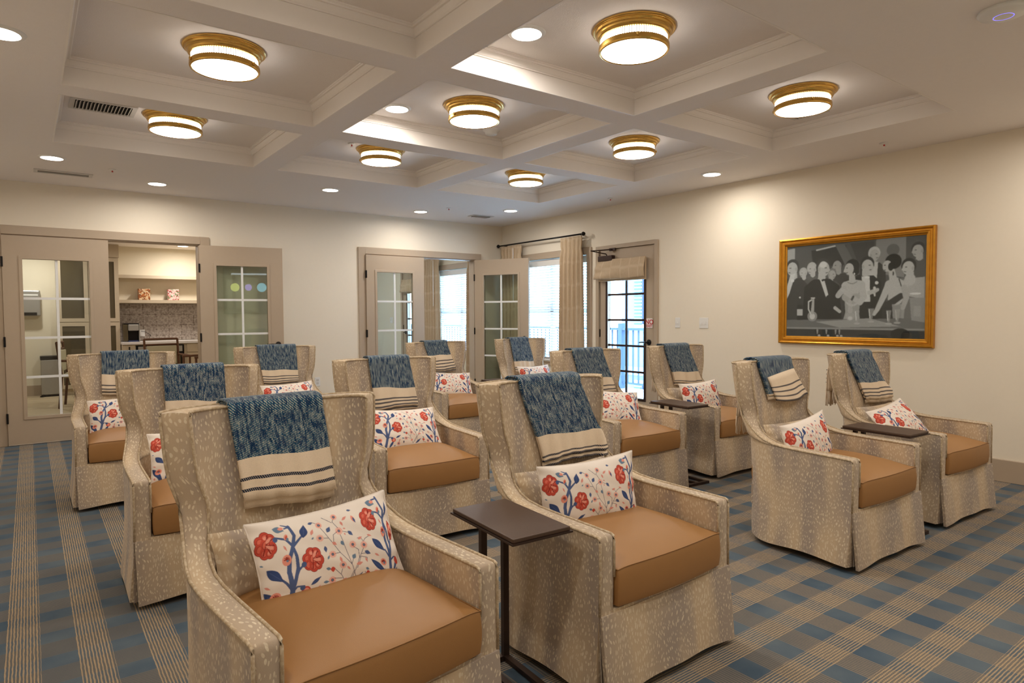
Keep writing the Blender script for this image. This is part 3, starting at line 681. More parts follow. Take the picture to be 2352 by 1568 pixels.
vent('flush plain slot vent in the ceiling near the left double door', -5.635, -.711, H, .40, .10, 0)
vent('large louvred return vent inside the back left coffer', -5.46, -2.62, HR, .35, .22, 16, 'dark')
vent('small slotted vent at the ceiling near the far corner', -.876, -.723, H, .26, .12, 10)
vent('small black-slotted vent beside the near right brass light', -1.17, -5.55, HR, .22, .16, 8, 'dark', R(90))
sd = thing('smoke_detector', 'white round smoke detector beside the central coffer light', 'smoke detector', (-2.84, -3.79, HR))
m = MB(); m.lathe([(.07, 0), (.07, -.012), (.052, -.016), (.050, -.036), (.040, -.044), (0, -.046)], n=28); m.build('detector_body', M['white'], sd, smooth=True)
m = MB(); m.lathe([(.0505, -.020), (.0505, -.030)], n=28); m.build('sensor_slots', M['grey'], sd)
ap = thing('wireless_access_point', 'white disc shaped wireless access point on the ceiling, top right', 'access point', (-2.37, -7.16, H))
m = MB(); m.lathe([(.095, 0), (.100, -.010), (.090, -.022), (.04, -.030), (0, -.031)], n=48); m.build('disc_housing', M['white'], ap, smooth=True)
M['blue_led'] = emit('blue_ring_led', (.25, .2, 1), .8); m = MB(); m.lathe([(.036, -.0305), (.040, -.0304)], n=40); m.build('ring_light', M['blue_led'], ap)

# television on the front wall (seen only as a reflection)
tv = thing('television', 'large wall television on the front wall, mirrored in the open door glass', 'television', (-4.0, YF+.03, 1.90))
boxo('tv_bezel', M['black'], tv, -.98, .98, -.028, .02, -.56, .56); M['screen'] = emit('screen_glow', (.02, .02, .025), 1.0)
boxo('screen', M['screen'], tv, -.96, .96, .021, .024, -.54, .54)
for x, z, r, col in ((-.72, .0, .10, (.8, .9, .2)), (-.42, .0, .08, (.4, .25, 1)), (-.12, .0, .11, (.3, .8, 1)), (.25, .0, .10, (1, .4, .2)), (.62, .0, .10, (.3, 1, .5))):
    m = MB(); m.lathe([(r, 0), (0, 0)], n=20); o = m.build('screen_icon', emit('icon_glow', col, 2.2), tv); o.data.transform(Matrix.Translation((x, .026, z+.08)) @ RX)
boxo('screen_banner', emit('banner_glow', (.8, .9, 1), 1.8), tv, -.8, .1, .025, .027, .38, .42)
#PART2

# ------------------------------------------------------------ wingback swivel chair
ROWS = [  # z front, y front, half width, z back centre, y back outer
 (.030, -.402, .386, .030, .270), (.10, -.407, .380, .10, .276), (.20, -.411, .370, .20, .280), (.30, -.413, .363, .30, .285), (.42, -.413, .361, .42, .292), (.50, -.413, .361, .50, .297), (.545, -.413, .361, .545, .300),
 (.5585, -.410, .361, .560, .301), (.5625, -.400, .361, .564, .301), (.564, -.30, .361, .567, .302), (.5655, -.15, .361, .573, .303), (.568, -.04, .360, .583, .304), (.575, .035, .357, .596, .305), (.590, .095, .350, .612, .305), (.612, .140, .341, .634, .306), (.640, .175, .332, .660, .307),
 (.672, .205, .324, .690, .309), (.705, .222, .320, .722, .312), (.740, .227, .323, .755, .316), (.775, .229, .334, .787, .320), (.81, .231, .345, .818, .325), (.86, .234, .352, .865, .334), (.91, .237, .356, .913, .343), (.96, .240, .359, .962, .352), (.998, .243, .361, 1.000, .359), (1.008, .246, .358, 1.010, .357)]
RA = np.array(ROWS); TW = .066; NEX = 2.5
def ucurve(X, yf, yb, n=61):
    y0 = max(yf, -.02); b = max(yb-y0, .008); pts = []
    if yf < y0-1e-6:
        for i in range(14): pts.append((-X, yf+(y0-yf)*i/14))
    for i in range(61):
        th = i/60*pi/2; pts.append((-X*math.cos(th)**(2/NEX), y0+b*math.sin(th)**(2/NEX)))
    pts = pts + [(-x, y) for x, y in pts[-2::-1]]
    P = np.array(pts); d = np.r_[0, np.cumsum(np.hypot(*np.diff(P, axis=0).T))]; s = np.linspace(0, d[-1], n)
    return np.interp(s, d, P[:, 0]), np.interp(s, d, P[:, 1]), s
def splay(z): return .030*min(max((z-.62)/.10, 0), 1)
def sheet(inner):
    P = []; UV = []
    for (zf, yf, X, zc, yb) in ROWS:
        if inner and zf < .19: continue
        yf += splay(zf)*(-1 if inner else 1)
        if inner: X = X-TW; yb = yb-.074
        x, y, s = ucurve(X, yf, yb); t = np.clip((y-yf)/max(yb-yf, .01), 0, 1); t = t*t*(3-2*t)
        z = zf+(zc-zf)*t
        if not inner and zf < .05: z = z+.012*np.sin(pi*np.linspace(0, 1, len(x))*4)**2
        P.append(list(zip(x, y, z))); UV.append([(a-s[-1]/2+(2.3 if inner else 0), b) for a, b in zip(s, z)])
    return P, UV
def build_chair():
    t = thing('wingback_chair', '', 'armchair')
    Po, Uo = sheet(False); Pi, Ui = sheet(True); m = MB(); m.grid(Po, Uo); m.grid(Pi, Ui)
    k0 = len(Po)-len(Pi)
    for e_ in (0, -1):     # front edge strip
        P = []; UV = []; acc = 0; prev = None
        for i in range(len(Po)):
            a = Vector(Po[i][e_]); b = Vector(Pi[max(i-k0, 0)][e_]); b = Vector((b.x, b.y, a.z)) if i < k0 else b
            if prev: acc += (a-prev).length
            prev = a; row = []; ur = []
            for q in range(7):
                f = q/6; p = a.lerp(b, f); bul = .007*(1-(2*f-1)**2)*min(1, (len(Po)-1-i)/3)
                row.append((p.x, p.y-bul*(.9 if .57 > a.z or a.z > .66 else .3), p.z+(bul*.8 if .555 < a.z < .68 else 0)+(.005*(1-(2*f-1)**2) if i == len(Po)-1 else 0))); ur.append((f*TW+4, acc))
            P.append(row); UV.append(ur)
        m.grid(P, UV)
    P = []; UV = []
    for q in range(5):
        f = q/4; P.append([tuple(Vector(a).lerp(Vector(b), f)+Vector((0, 0, .005*(1-(2*f-1)**2)))) for a, b in zip(Po[-1], Pi[-1])]); UV.append([(i*.012, f*TW) for i in range(len(Po[0]))])
    m.grid(P, UV)
    body = m.build('chair_body', M['spots'], t, smooth=True)
    # piping along outer and inner edges
    pp = MB()
    for Q, i0 in ((Po, 3), (Pi, 2)):
        left = [Vector(Q[i][0]) for i in range(i0, len(Q))]; right = [Vector(Q[i][-1]) for i in range(i0, len(Q))]
        top = [Vector(p) for p in Q[-1]][1:-1]
        pts = [p+Vector((0, -.003, .002)) for p in left]+[p+Vector((0, 0, .002)) for p in top]+[p+Vector((0, -.003, .002)) for p in right[::-1]]
        pp.tube(pts, .0048, 6)
    pp.build('edge_piping', M['piping'], body, smooth=True)
    # front skirt and deck
    m = MB(); P = []; UV = []
    for k_ in range(9):
        f = k_/8; z0 = .302; row = []; ur = []
        for j in range(25):
            s = j/24*2-1; xx = s*(.362-.006*f); hem = .020+.016*(1-s*s)**2 if f == 1 else 0
            z = z0+(.020-z0)*f + (.016*(1-s*s)*f*f); y = -.424-.026*f-.004*math.sin(s*7+1)*f
            row.append((xx, y, z)); ur.append((xx+7, z))
        P.append(row); UV.append(ur)
    m.grid(P, UV); Pb = [[(x, y+.016, z) for x, y, z in r] for r in P]; m.grid(Pb, UV, flip=True)
    m.grid([P[0], Pb[0]], [UV[0], UV[0]]); m.grid([P[-1], Pb[-1]], [UV[-1], UV[-1]])
    for e_ in (0, -1): m.grid([[r[e_] for r in P], [r[e_] for r in Pb]], [[u[e_] for u in UV], [(u[e_][0]+.016, u[e_][1]) for u in UV]])
    m.build('front_skirt', M['spots'], t, smooth=False)
    m = MB(); q = (-.30, .30, -.420, .20, .20, .312); m.box(*q)
    for i in range(8): m.uv[i] = (m.v[i][0]+9, m.v[i][1]+m.v[i][2])
    m.build('seat_deck', M['spots'], t)
    for s in (-1, 1):
        m = MB(); P = []; UV = []
        for z in (.295, .2, .1, .035):
            fl = (.30-z)/.27; P.append([(s*(.366+.008*fl-.05*f), -.416-.018*fl+.010*math.sin(f*pi), z) for f in np.linspace(0, 1, 7)]); UV.append([(f*.06+11, z) for f in np.linspace(0, 1, 7)])
        m.grid(P, UV); m.build('skirt_pleat', M['spots'], t, smooth=True)
    m = MB(); m.lathe([(.20, 0), (.24, .004), (.25, .03), (.25, .10), (0, .10)], (0, -.06, 0), 32); m.build('swivel_base', M['black'], t)
    # seat cushion: boxed, crowned
    m = MB(); P = []; a, b, h = .287, .315, .070; cy = -.112
    n1, n2 = 25, 33
    def cush(u, v, top):      # u,v in -1..1
        x = a*u; y = b*v; edge = max(abs(u), abs(v))
        cr = .050*(1-u**4)*(1-(abs(v))**3)*(1 if top else .12)
        y += (-.016*(1-u*u) if v < 0 else 0)*abs(v)**3
        x *= 1+.010*(1-v*v)
        z = (h-.012*abs(u)**12*.6-.006+cr) if top else (-h-cr*.4)
        return (x, cy+y, .388+z)
    for top in (True, False):
        m.grid([[cush(-1+2*i/n1, -1+2*j/n2, top) for j in range(n2+1)] for i in range(n1+1)], flip=top)
    ring = [(-1+2*i/n1, -1) for i in range(n1)]+[(1, -1+2*j/n2) for j in range(n2)]+[(1-2*i/n1, 1) for i in range(n1)]+[(-1, 1-2*j/n2) for j in range(n2)]
    rows = []
    for k_ in range(7):
        f = k_/6; row = []
        for (u, v) in ring:
            p = Vector(cush(u, v, True)).lerp(Vector(cush(u, v, False)), f); bl = .006*(1-(2*f-1)**2)
            row.append((p.x+bl*(u if abs(u) == 1 else 0)*.5, p.y+bl*(v if abs(v) == 1 else 0), p.z))
        rows.append(row)
    m.grid(rows, wrap=True); cu = m.build('seat_cushion', M['leather'], t, smooth=True)
    bv = cu.modifiers.new('b', 'BEVEL'); bv.width = .006; bv.segments = 3; bv.limit_method = 'ANGLE'; bv.angle_limit = R(50)
    m = MB(); m.tube([Vector(cush(u, v, True))+Vector((0, 0, .0005)) for u, v in ring], .0022, 5, closed=True); m.build('cushion_seam', M['leather'], cu, smooth=True)
    return t
CH = {1: (-5.25, -6.30, 6.1), 2: (-4.112, -6.291, 1.5), 3: (-2.316, -6.277, -1.9), 4: (-1.216, -6.277, -2.7), 5: (-5.227, -4.545, -.7), 6: (-4.071, -4.579, -2.7),
      7: (-2.424, -4.749, -2.1), 8: (-1.30, -4.725, -.9), 9: (-5.358, -2.657, .3), 10: (-4.145, -2.405, -4.6), 11: (-2.518, -2.587, 1.2), 12: (-1.345, -2.488, -1.4)}
WH = {1: 'nearest the camera', 2: 'beside the nearest side table', 3: 'whose whole left side shows', 4: 'under the framed picture',
      5: 'half hidden behind the nearest one', 6: 'in the middle row centre-left', 7: 'in front of the balcony door', 8: 'at the middle row right end',
      9: 'before the kitchen doorway', 10: 'before the open left leaf', 11: 'before the right double door', 12: 'bathed in blue window light'}
ch0 = build_chair(); CHO = {}
for k_, (x, y, rz) in CH.items():
    o = ch0 if k_ == 1 else copy_tree(ch0)
    o.location = (x, y, 0); o.rotation_euler = (0, 0, R(rz)); CHO[k_] = o
    setp(o, 'spotted tan wingback armchair with leather seat, '+WH[k_], None, 'spotted wingback armchairs in three rows')

# ------------------------------------------------------------ throws
def body_y(x, z, inner):
    X = np.interp(z, RA[6:, 0], RA[6:, 2]); yf = np.interp(z, RA[6:, 0], RA[6:, 1]); yb = np.interp(z, RA[6:, 3], RA[6:, 4])
    yf += splay(z)*(-1 if inner else 1)
    if inner: X -= TW; yb -= .074
    y0 = max(yf, -.02); b = max(yb-y0, .008); r = min(abs(x)/X, .999)
    return y0+b*(1-r**NEX)**(1/NEX)
def make_throw(idx, tx, bx_, zb, ze, stripes, zback, layers=2, seed=1):
    """tx top x range, bx_ bottom x range, zb bottom z (l,r), ze end of blue (l,r), stripes fractions within cream"""
    t = thing('throw_blanket', '', 'blanket'); rs = random.Random(seed); nx = 34
    ph = [rs.uniform(0, 6) for _ in range(6)]
    def layer(off, dz, shrink, name, parent):
        fr = [0]
        for s in stripes: fr += [s-.038, s+.038]
        fr += [.5, .72, .86, 1.0]; fr = sorted(fr); rows = []      # fraction from bottom to blue end
        mi = []
        def zone(f0, f1):
            mid = (f0+f1)/2
            return 2 if any(abs(mid-s) < .033 for s in stripes) else 1
        seq = [('c', f) for f in fr] + [('b', f) for f in np.linspace(.06, 1, 12)] + [('t', a) for a in np.linspace(.12, .88, 7)] + [('k', f) for f in np.linspace(0, 1, 13)]
        P = []; UV = []
        for n_, (kd, f) in enumerate(seq):
            row = []; ur = []
            for j in range(nx):
                s = j/(nx-1); zbl = zb[0]+(zb[1]-zb[0])*s+dz+.006*math.sin(s*5+ph[0]); zel = ze[0]+(ze[1]-ze[0])*s+.003*math.sin(s*9+ph[1]); ztop = .985
                zz = zbl+(zel-zbl)*f if kd == 'c' else zel+(ztop-zel)*f if kd == 'b' else ztop
                T = np.clip((ztop-zz)/(ztop-min(zb)), 0, 1)
                x = (tx[0]+(tx[1]-tx[0])*s)*(1-T)+(bx_[0]+(bx_[1]-bx_[0])*s)*T
                if shrink: x = x*(1-.02)
                wr = (.0035*math.sin(x*46+ph[2]+4*T)+.003*math.sin(x*95+ph[3]-3*T))*(.25+T)
                if kd in 'cb':
                    y = body_y(x, zz, True)-off-.004*T+wr; y -= .014*T*(1-(2*s-1)**2)
                    v = zz
                elif kd == 't':
                    yi = body_y(x, ztop, True)-off+wr*.3; yo = body_y(x, ztop, False)+off; a = pi*f
                    y = (yi+yo)/2-(yo-yi)/2*math.copysign(abs(math.cos(a))**.6, math.cos(a)); zz = ztop+(.026+off)*abs(math.sin(a))**.6; v = 1+(y-yi)
                else:
                    zz = ztop-(ztop-zback)*f; x = x*(1-.18*f)-.015*f; y = body_y(x, ztop, False)+off+.014+.010*min(f*2, 1)*(1+math.sin(x*70+ph[4]))+.022*f; v = 1.12+(ztop-zz)
                row.append((x, y, zz)); ur.append((s*(tx[1]-tx[0])+idx*1.7, v+idx*.37))
            P.append(row); UV.append(ur)
        for n_ in range(len(seq)-1):
            a, b = seq[n_], seq[n_+1]
            if a[0] == 'c' and b[0] == 'c': mi.append(zone(a[1], b[1]))
            elif b[0] == 'k' and b[1] > (.14 if idx == 4 else .40): mi.append(1)
            else: mi.append(0)
        m = MB(); m.grid(P, UV, rowmi=mi); o = m.build(name, [M['twill'], M['cream_cloth'], M['navy_cloth']], parent, smooth=True)
        q = o.modifiers.new('t', 'SOLIDIFY'); q.thickness = .007; q.offset = 0
        return o, P
    lo, P = layer(.019, 0, False, 'top_layer', t)
    if layers > 1: layer(.008, -.026, True, 'under_layer', t)
    m = MB(); end = P[-1]
    for j in range(0, nx, 1):
        x, y, z = end[j]; m.tube([(x, y, z+.004), (x+rs.uniform(-.003, .003), y+.002, z-.05), (x+rs.uniform(-.008, .008), y+rs.uniform(-.004, .006), z-.115+rs.uniform(0, .02))], .0034, 5)
    m.build('fringe', M['fringe'], t, smooth=True)
    m = MB()   # stripes on hanging end
    for zz in (.15, .12, .09, .06):
        pts = []
        for j in range(nx):
            a = Vector(P[-1][j]); b = Vector(P[-5][j]); pts.append(a+(b-a).normalized()*zz+Vector((0, .0042, 0)))
        m.tube(pts, .0030, 5)
    m.build('end_stripes', M['ns'], t)
    return t
M['ns'] = plain('navy_yarn', srgb(40, 56, 82), .95, var=.3, scale=300)
TH = {1: ((-.168, .150), (-.142, .170), (.712, .704), (.849, .841), (.52, .25), .60),
      2: ((-.150, .200), (-.060, .300), (.668, .690), (.776, .772), (.17, .0), .60),
      3: ((-.152, .180), (-.10, .225), (.800, .815), (.815, .83), (.5,), .66),
      4: ((-.168, .150), (-.010, .295), (.680, .690), (.805, .80), (.62, .40, .2), .74),
      5: ((-.140, .168), (-.138, .168), (.750, .745), (.845, .82), (.1,), .62),
      6: ((-.124, .160), (-.105, .196), (.692, .700), (.832, .812), (.45, .28, .1), .60),
      7: ((-.150, .160), (-.085, .245), (.690, .676), (.800, .792), (.45, .2), .60),
      8: ((-.165, .160), (-.085, .255), (.684, .672), (.785, .770), (.18,), .70),
      9: ((-.145, .175), (-.155, .165), (.730, .728), (.859, .845), (.36, .14), .62),
      10: ((-.164, .180), (-.120, .186), (.692, .682), (.806, .795), (.5, .3, .12), .60),
      11: ((-.152, .124), (-.075, .195), (.722, .730), (.876, .880), (.62, .42, .22, .05), .60),
      12: ((-.160, .105), (-.120, .165), (.628, .626), (.760, .750), (.45, .28), .60)}
for k_, (tx, bx_, zb, ze, st, zk) in TH.items():
    o = make_throw(k_, tx, bx_, zb, ze, st, zk, seed=k_)
    o.location = CHO[k_].location; o.rotation_euler = CHO[k_].rotation_euler
    extra = {3: 'folded askew', 8: 'with fringe hanging behind', 4: 'with striped fringed end hanging behind', 12: 'lit bright blue by the window'}.get(k_, 'with cream striped end')
    setp(o, 'teal wool throw %s, on armchair %s' % (extra, WH[k_]), None, 'teal wool throws over the armchair backs')
    if k_ == 3:
        def fl(u, v):   # folded flap: u across, v down
            TL, TR, BR, BL = (-.100, .915), (.165, .955), (.255, .795), (-.045, .775)
            x = (TL[0]*(1-u)+TR[0]*u)*(1-v)+(BL[0]*(1-u)+BR[0]*u)*v; z = (TL[1]*(1-u)+TR[1]*u)*(1-v)+(BL[1]*(1-u)+BR[1]*u)*v - .022*math.sin(pi*u)*v
            return (x, body_y(x, z, True)-.034-.016*v*math.sin(pi*u)-.006*math.sin(u*12)*v, z)
        vs_ = [0, .2, .42, .47, .6, .65, .78, .83, .94, 1.0]
        m = MB(); m.grid([[fl(i/24, v) for i in range(25)] for v in vs_], [[(i/24*.3, .7-v*.18) for i in range(25)] for v in vs_], rowmi=[0, 0, 1, 0, 1, 0, 1, 0, 1])
        q = m.build('folded_end', [M['cream_cloth'], M['navy_cloth']], o, smooth=True).modifiers.new('t', 'SOLIDIFY'); q.thickness = .012; q.offset = 0

# ------------------------------------------------------------ pillows
def pillow_pts(nu, nv, W_, H_, T, sgn):
    out = []
    for j in range(nv):
        for i in range(nu):
            u = -1+2*i/(nu-1); v = 1-2*j/(nv-1)
            x = W_/2*u*(1-.055*(1-v*v)); z = H_/2*v*(1-.10*(1-u*u)**1)
            th = T/2*((1-abs(u)**2.6)*(1-abs(v)**2.2))**.62
            wr = .0022*math.sin(9*u+5*v)*math.sin(6*v)+.004*abs(u)**6*math.sin(14*v)
            out.append((x, sgn*(th+ (wr if 0 < j < nv-1 and 0 < i < nu-1 else 0)), z))
    return out
def paint_floral(nu, nv):
    uu, vv = np.meshgrid(np.linspace(0, 1, nu), np.linspace(0, 1, nv)); uu = uu.ravel(); vv = vv.ravel()
    TL, TR, BR, BL = map(np.array, ((55, 425), (1880, 0), (1985, 1000), (400, 1575)))
    X = (TL[0]*(1-uu)+TR[0]*uu)*(1-vv)+(BL[0]*(1-uu)+BR[0]*uu)*vv; Y = (TL[1]*(1-uu)+TR[1]*uu)*(1-vv)+(BL[1]*(1-uu)+BR[1]*uu)*vv
    c = Canvas(X, Y, srgb(240, 228, 216)); B1 = srgb(84, 100, 142); B2 = srgb(60, 78, 124); RD = srgb(206, 82, 66); RDD = srgb(150, 48, 42); PK = srgb(238, 156, 136); PK2 = srgb(226, 150, 136); GY = srgb(112, 136, 160); TN = srgb(92, 84, 104)
    # fine stems
    for p in ([(890, 460), (980, 600), (1120, 780), (1270, 920), (1340, 1090)], [(1130, 560), (1180, 700), (1265, 910)], [(1265, 910), (1300, 990), (1230, 1170)], [(1285, 700), (1360, 740), (1370, 830), (1265, 1130)], [(1435, 700), (1370, 840)], [(1025, 800), (1120, 780)], [(1060, 980), (1150, 1050), (1230, 1180)], [(1155, 950), (1140, 1040)], [(1040, 1090), (1160, 1085)], [(1340, 960), (1390, 820), (1470, 830), (1470, 880)],
              [(1080, 330), (1050, 390), (1110, 470)], [(1120, 500), (1040, 560), (1040, 660)], [(900, 600), (980, 600)], [(880, 420), (800, 385)], [(1350, 600), (1400, 590), (1430, 640), (1460, 600), (1530, 560)], [(1165, 515), (1250, 530)], [(930, 330), (1040, 400)], [(1480, 775), (1390, 790)], [(1300, 820), (1265, 920)], [(890, 1260), (895, 1190)], [(1440, 1000), (1480, 1060), (1540, 1050)]): c.path(p, 3.2, 3.2, TN)
    for x, y, r in ((880, 430, 36), (875, 600, 42), (1120, 510, 46), (1025, 803, 42), (1285, 680, 42), (1435, 680, 42), (1155, 930, 42), (1040, 1110, 40), (890, 1270, 38), (1080, 325, 36), (1588, 1005, 34), (320, 1395, 36)):
        for a in range(0, 360, 24): c.seg((x, y), (x+r*math.cos(R(a)), y+r*math.sin(R(a))), 3, 4.5, PK)
        c.ell(x, y, 17, 17, TN); c.ell(x, y, 10, 10, GY)
    for x, y, l, w, a, k_ in ((785, 400, 32, 18, -20, B1), (988, 490, 44, 26, -60, B1), (1268, 538, 42, 24, 40, B1), (1150, 665, 34, 22, 60, GY), (1480, 770, 42, 24, 20, B1), (1300, 822, 36, 26, -60, GY), (940, 740, 42, 20, 80, B1), (1300, 238, 30, 14, 0, B1), (985, 978, 34, 18, 10, GY), (972, 1130, 36, 16, -10, GY), (1002, 1212, 32, 16, 80, TN), (975, 840, 30, 12, -70, GY),
              (785, 520, 44, 18, -70, PK2), (1210, 345, 44, 16, -40, PK2), (1165, 415, 34, 16, 60, PK2), (1050, 670, 34, 20, 30, PK2), (1390, 597, 36, 16, -30, PK2), (1525, 560, 34, 12, 10, PK2), (1130, 870, 42, 16, 70, PK2), (1370, 905, 46, 20, -20, PK2), (1190, 1110, 38, 22, -50, PK2), (895, 1190, 32, 14, -70, PK2), (1325, 355, 50, 24, 70, PK), (1340, 370, 40, 14, 65, B1), (1195, 478, 18, 10, 0, PK2), (1193, 550, 16, 10, 60, PK2), (1230, 965, 32, 12, 40, PK2), (1460, 860, 32, 12, 70, PK2), (410, 1420, 30, 18, 50, PK2), (790, 600, 20, 10, -50, GY), (1605, 790, 34, 13, 20, PK2), (1715, 385, 40, 10, 60, PK2), (1035, 985, 34, 28, 80, RD), (1480, 1015, 34, 24, 80, RD), (1470, 965, 24, 16, 20, GY), (330, 1170, 36, 12, 25, PK2), (470, 720, 40, 12, 60, PK2), (815, 1335, 26, 12, -60, GY), (240, 920, 20, 10, 20, GY)): c.leafs(x, y, l, w, a, k_)
    # heavy stems
    for p, w0, w1 in (([(620, 1540), (600, 1210), (530, 1000), (520, 850), (555, 700), (575, 560), (520, 440)], 30, 17), ([(600, 1210), (625, 950), (600, 820), (555, 700)], 22, 16), ([(555, 690), (480, 610), (345, 585)], 17, 11), ([(560, 695), (660, 570)], 18, 11), ([(610, 1080), (640, 980), (700, 900)], 15, 11), ([(590, 1200), (520, 1130), (460, 1085)], 16, 11), ([(605, 1230), (640, 1170), (720, 1165)], 11, 9), ([(575, 1510), (480, 1400), (380, 1310)], 20, 22), ([(520, 445), (440, 425)], 12, 6), ([(520, 450), (470, 470)], 12, 8),
                      ([(1775, 1050), (1795, 800), (1755, 560), (1768, 370), (1790, 250), (1705, 85)], 20, 13), ([(1795, 800), (1825, 640), (1775, 400)], 15, 12), ([(1770, 350), (1700, 280), (1590, 260)], 12, 9), ([(1770, 350), (1830, 260)], 12, 9), ([(1775, 790), (1725, 720)], 11, 9), ([(1800, 1000), (1870, 850)], 9, 14), ([(1640, 120), (1715, 100)], 9, 9), ([(1800, 830), (1850, 785), (1880, 780)], 9, 8), ([(1730, 1050), (1700, 960)], 14, 14), ([(1830, 640), (1850, 580)], 8, 6)): c.path(p, w0, w1, B1)
    for x, y, l, w, a in ((688, 505, 88, 48, -82), (388, 1040, 118, 52, 36), (430, 1330, 170, 46, 42), (850, 1110, 75, 22, -42), (735, 1310, 110, 26, -72), (1640, 668, 108, 46, 40), (1625, 925, 128, 34, 36), (1355, 1080, 100, 18, -52), (1838, 215, 90, 18, -80), (1845, 960, 80, 14, -62)): c.leafs(x, y, l, w, a, B2); c.seg((x-l*.6*math.cos(R(a)), y-l*.6*math.sin(R(a))), (x+l*.7*math.cos(R(a)), y+l*.7*math.sin(R(a))), 3, 3, B1)
    for x, y, rx, ry in ((492, 862, 50, 66), (432, 1278, 58, 58), (1732, 505, 32, 60), (1690, 868, 42, 42)): c.ell(x, y, rx, ry, PK); [c.seg((x, y), (x+rx*.55*math.cos(R(a)), y+ry*.55*math.sin(R(a))), 3, 6, RDD) for a in range(180, 380, 35)]; c.ell(x+8, y+8, 14, 14, GY)
    for x, y in ((480, 580), (1705, 240)): c.ell(x, y, 22, 36, PK, 10); c.ell(x+4, y+4, 9, 26, RD, 10); c.ell(x+18, y+26, 14, 20, GY)
    for x, y in ((430, 472), (1635, 145)): c.leafs(x-25, y+15, 66, 40, 10, GY); c.ell(x, y, 30, 20, PK, -10)
    c.ell(750, 1215, 52, 48, RD); c.ell(755, 1215, 30, 30, PK); c.ell(705, 1185, 30, 28, B1); c.ell(1880, 820, 26, 44, RD)
    def rose(x, y, sx, sy, rot):
        lobes = [(-.0, -.55, .46, .42), (-.5, -.28, .46, .40), (.45, -.35, .44, .42), (-.55, .25, .42, .42), (.5, .28, .45, .46), (-.15, .55, .40, .45), (.28, .62, .36, .38), (0, 0, .5, .5)]
        ca, sa = math.cos(R(rot)), math.sin(R(rot))
        for a, b, p, q in lobes: c.ell(x+(a*ca-b*sa)*sx, y+(a*sa+b*ca)*sy, p*sx*1.05+4, q*sy*1.05+4, RDD, rot)
        for a, b, p, q in lobes:
            X_, Y_ = x+(a*ca-b*sa)*sx, y+(a*sa+b*ca)*sy
            c.ell(X_, Y_, p*sx, q*sy, RD, rot); c.ell(X_, Y_, p*sx*.66, q*sy*.66, RDD, rot+20); c.ell(X_, Y_, p*sx*.56, q*sy*.58, srgb(224, 112, 92), rot+20)
        for a, b, p, q in lobes[:-1:2]: c.ell(x+(a*ca-b*sa)*sx*.95, y+(a*sa+b*ca)*sy*.95, p*sx*.36, q*sy*.34, PK, rot+30)
        for a in (-70, -30, 10, 60, 110): c.seg((x, y), (x+.75*sx*math.cos(R(a+rot)), y+.75*sy*math.sin(R(a+rot))), 4, 8, RDD)
        for a in (-50, 35): c.leafs(x+.4*sx*math.cos(R(a+rot)), y+.4*sy*math.sin(R(a+rot)), 48, 18, a+rot, PK)
    rose(268, 675, 112, 165, -8); rose(790, 855, 118, 150, -25); rose(1540, 355, 112, 140, -8); rose(1862, 470, 34, 110, -5)
    c.ell(365, 612, 26, 34, B1); c.ell(690, 918, 30, 34, B1); c.ell(1625, 285, 20, 26, GY)
    return c.c
def floral_pillow():
    t = thing('floral_pillow', '', 'pillow'); nu, nv = 340, 212; W_, H_, T = .465, .292, .115
    pf = pillow_pts(nu, nv, W_, H_, T, -1); col = paint_floral(nu*2, nv*2).reshape(nv, 2, nu, 2, 3).mean((1, 3)).reshape(-1, 3)
    mu, mv = 40, 26; pb = pillow_pts(mu, mv, W_, H_, T, 1)
    m = MB(); m.v = list(pf); m.f = [(j*nu+i, (j+1)*nu+i, (j+1)*nu+i+1, j*nu+i+1) for j in range(nv-1) for i in range(nu-1)]; b = len(m.v)
    m.v += pb; m.f += [(b+j*mu+i, b+j*mu+i+1, b+(j+1)*mu+i+1, b+(j+1)*mu+i) for j in range(mv-1) for i in range(mu-1)]; m.mi = [0]*len(m.f)
    cc = np.vstack([col, np.tile(np.array(srgb(234, 224, 212)), (len(pb), 1))])
    m.build('pillow_cover', M['print'], t, smooth=True, col=cc)
    e = MB(); per = []
    for i in range(0, nu, 6): per.append(pf[i])
    for j in range(0, nv, 6): per.append(pf[j*nu+nu-1])
    for i in range(nu-1, -1, -6): per.append(pf[(nv-1)*nu+i])
    for j in range(nv-1, 0, -6): per.append(pf[j*nu])
    e.tube(per, .0025, 5, closed=True); e.build('pillow_seam', M['pillowseam'], t, smooth=True)
    return t
M['pillowseam'] = plain('pillow_edge_linen', srgb(232, 220, 208), .9)
PIL = {1: (.036, -.001, .565, -.041, .42, .044), 2: (-.033, -.040, .570, -.184, .12, .037), 3: (-.09, -.02, .560, .018, .22, .106), 4: (-.10, -.05, .565, -.094, .697, .16), 5: (-.02, -.02, .583, -.139, .6, .05), 6: (0, -.009, .584, .042, .6, -.06),
       7: (.045, .03, .585, -.30, .6, -.12), 8: (-.037, -.034, .575, -.054, .31, .031), 9: (-.032, -.06, .581, -.2, .575, .10), 10: (.052, -.05, .575, .12, .62, .04), 11: (.012, .04, .588, -.25, .65, -.08), 12: (.02, .0, .58, .05, .45, 0)}
p0 = floral_pillow()
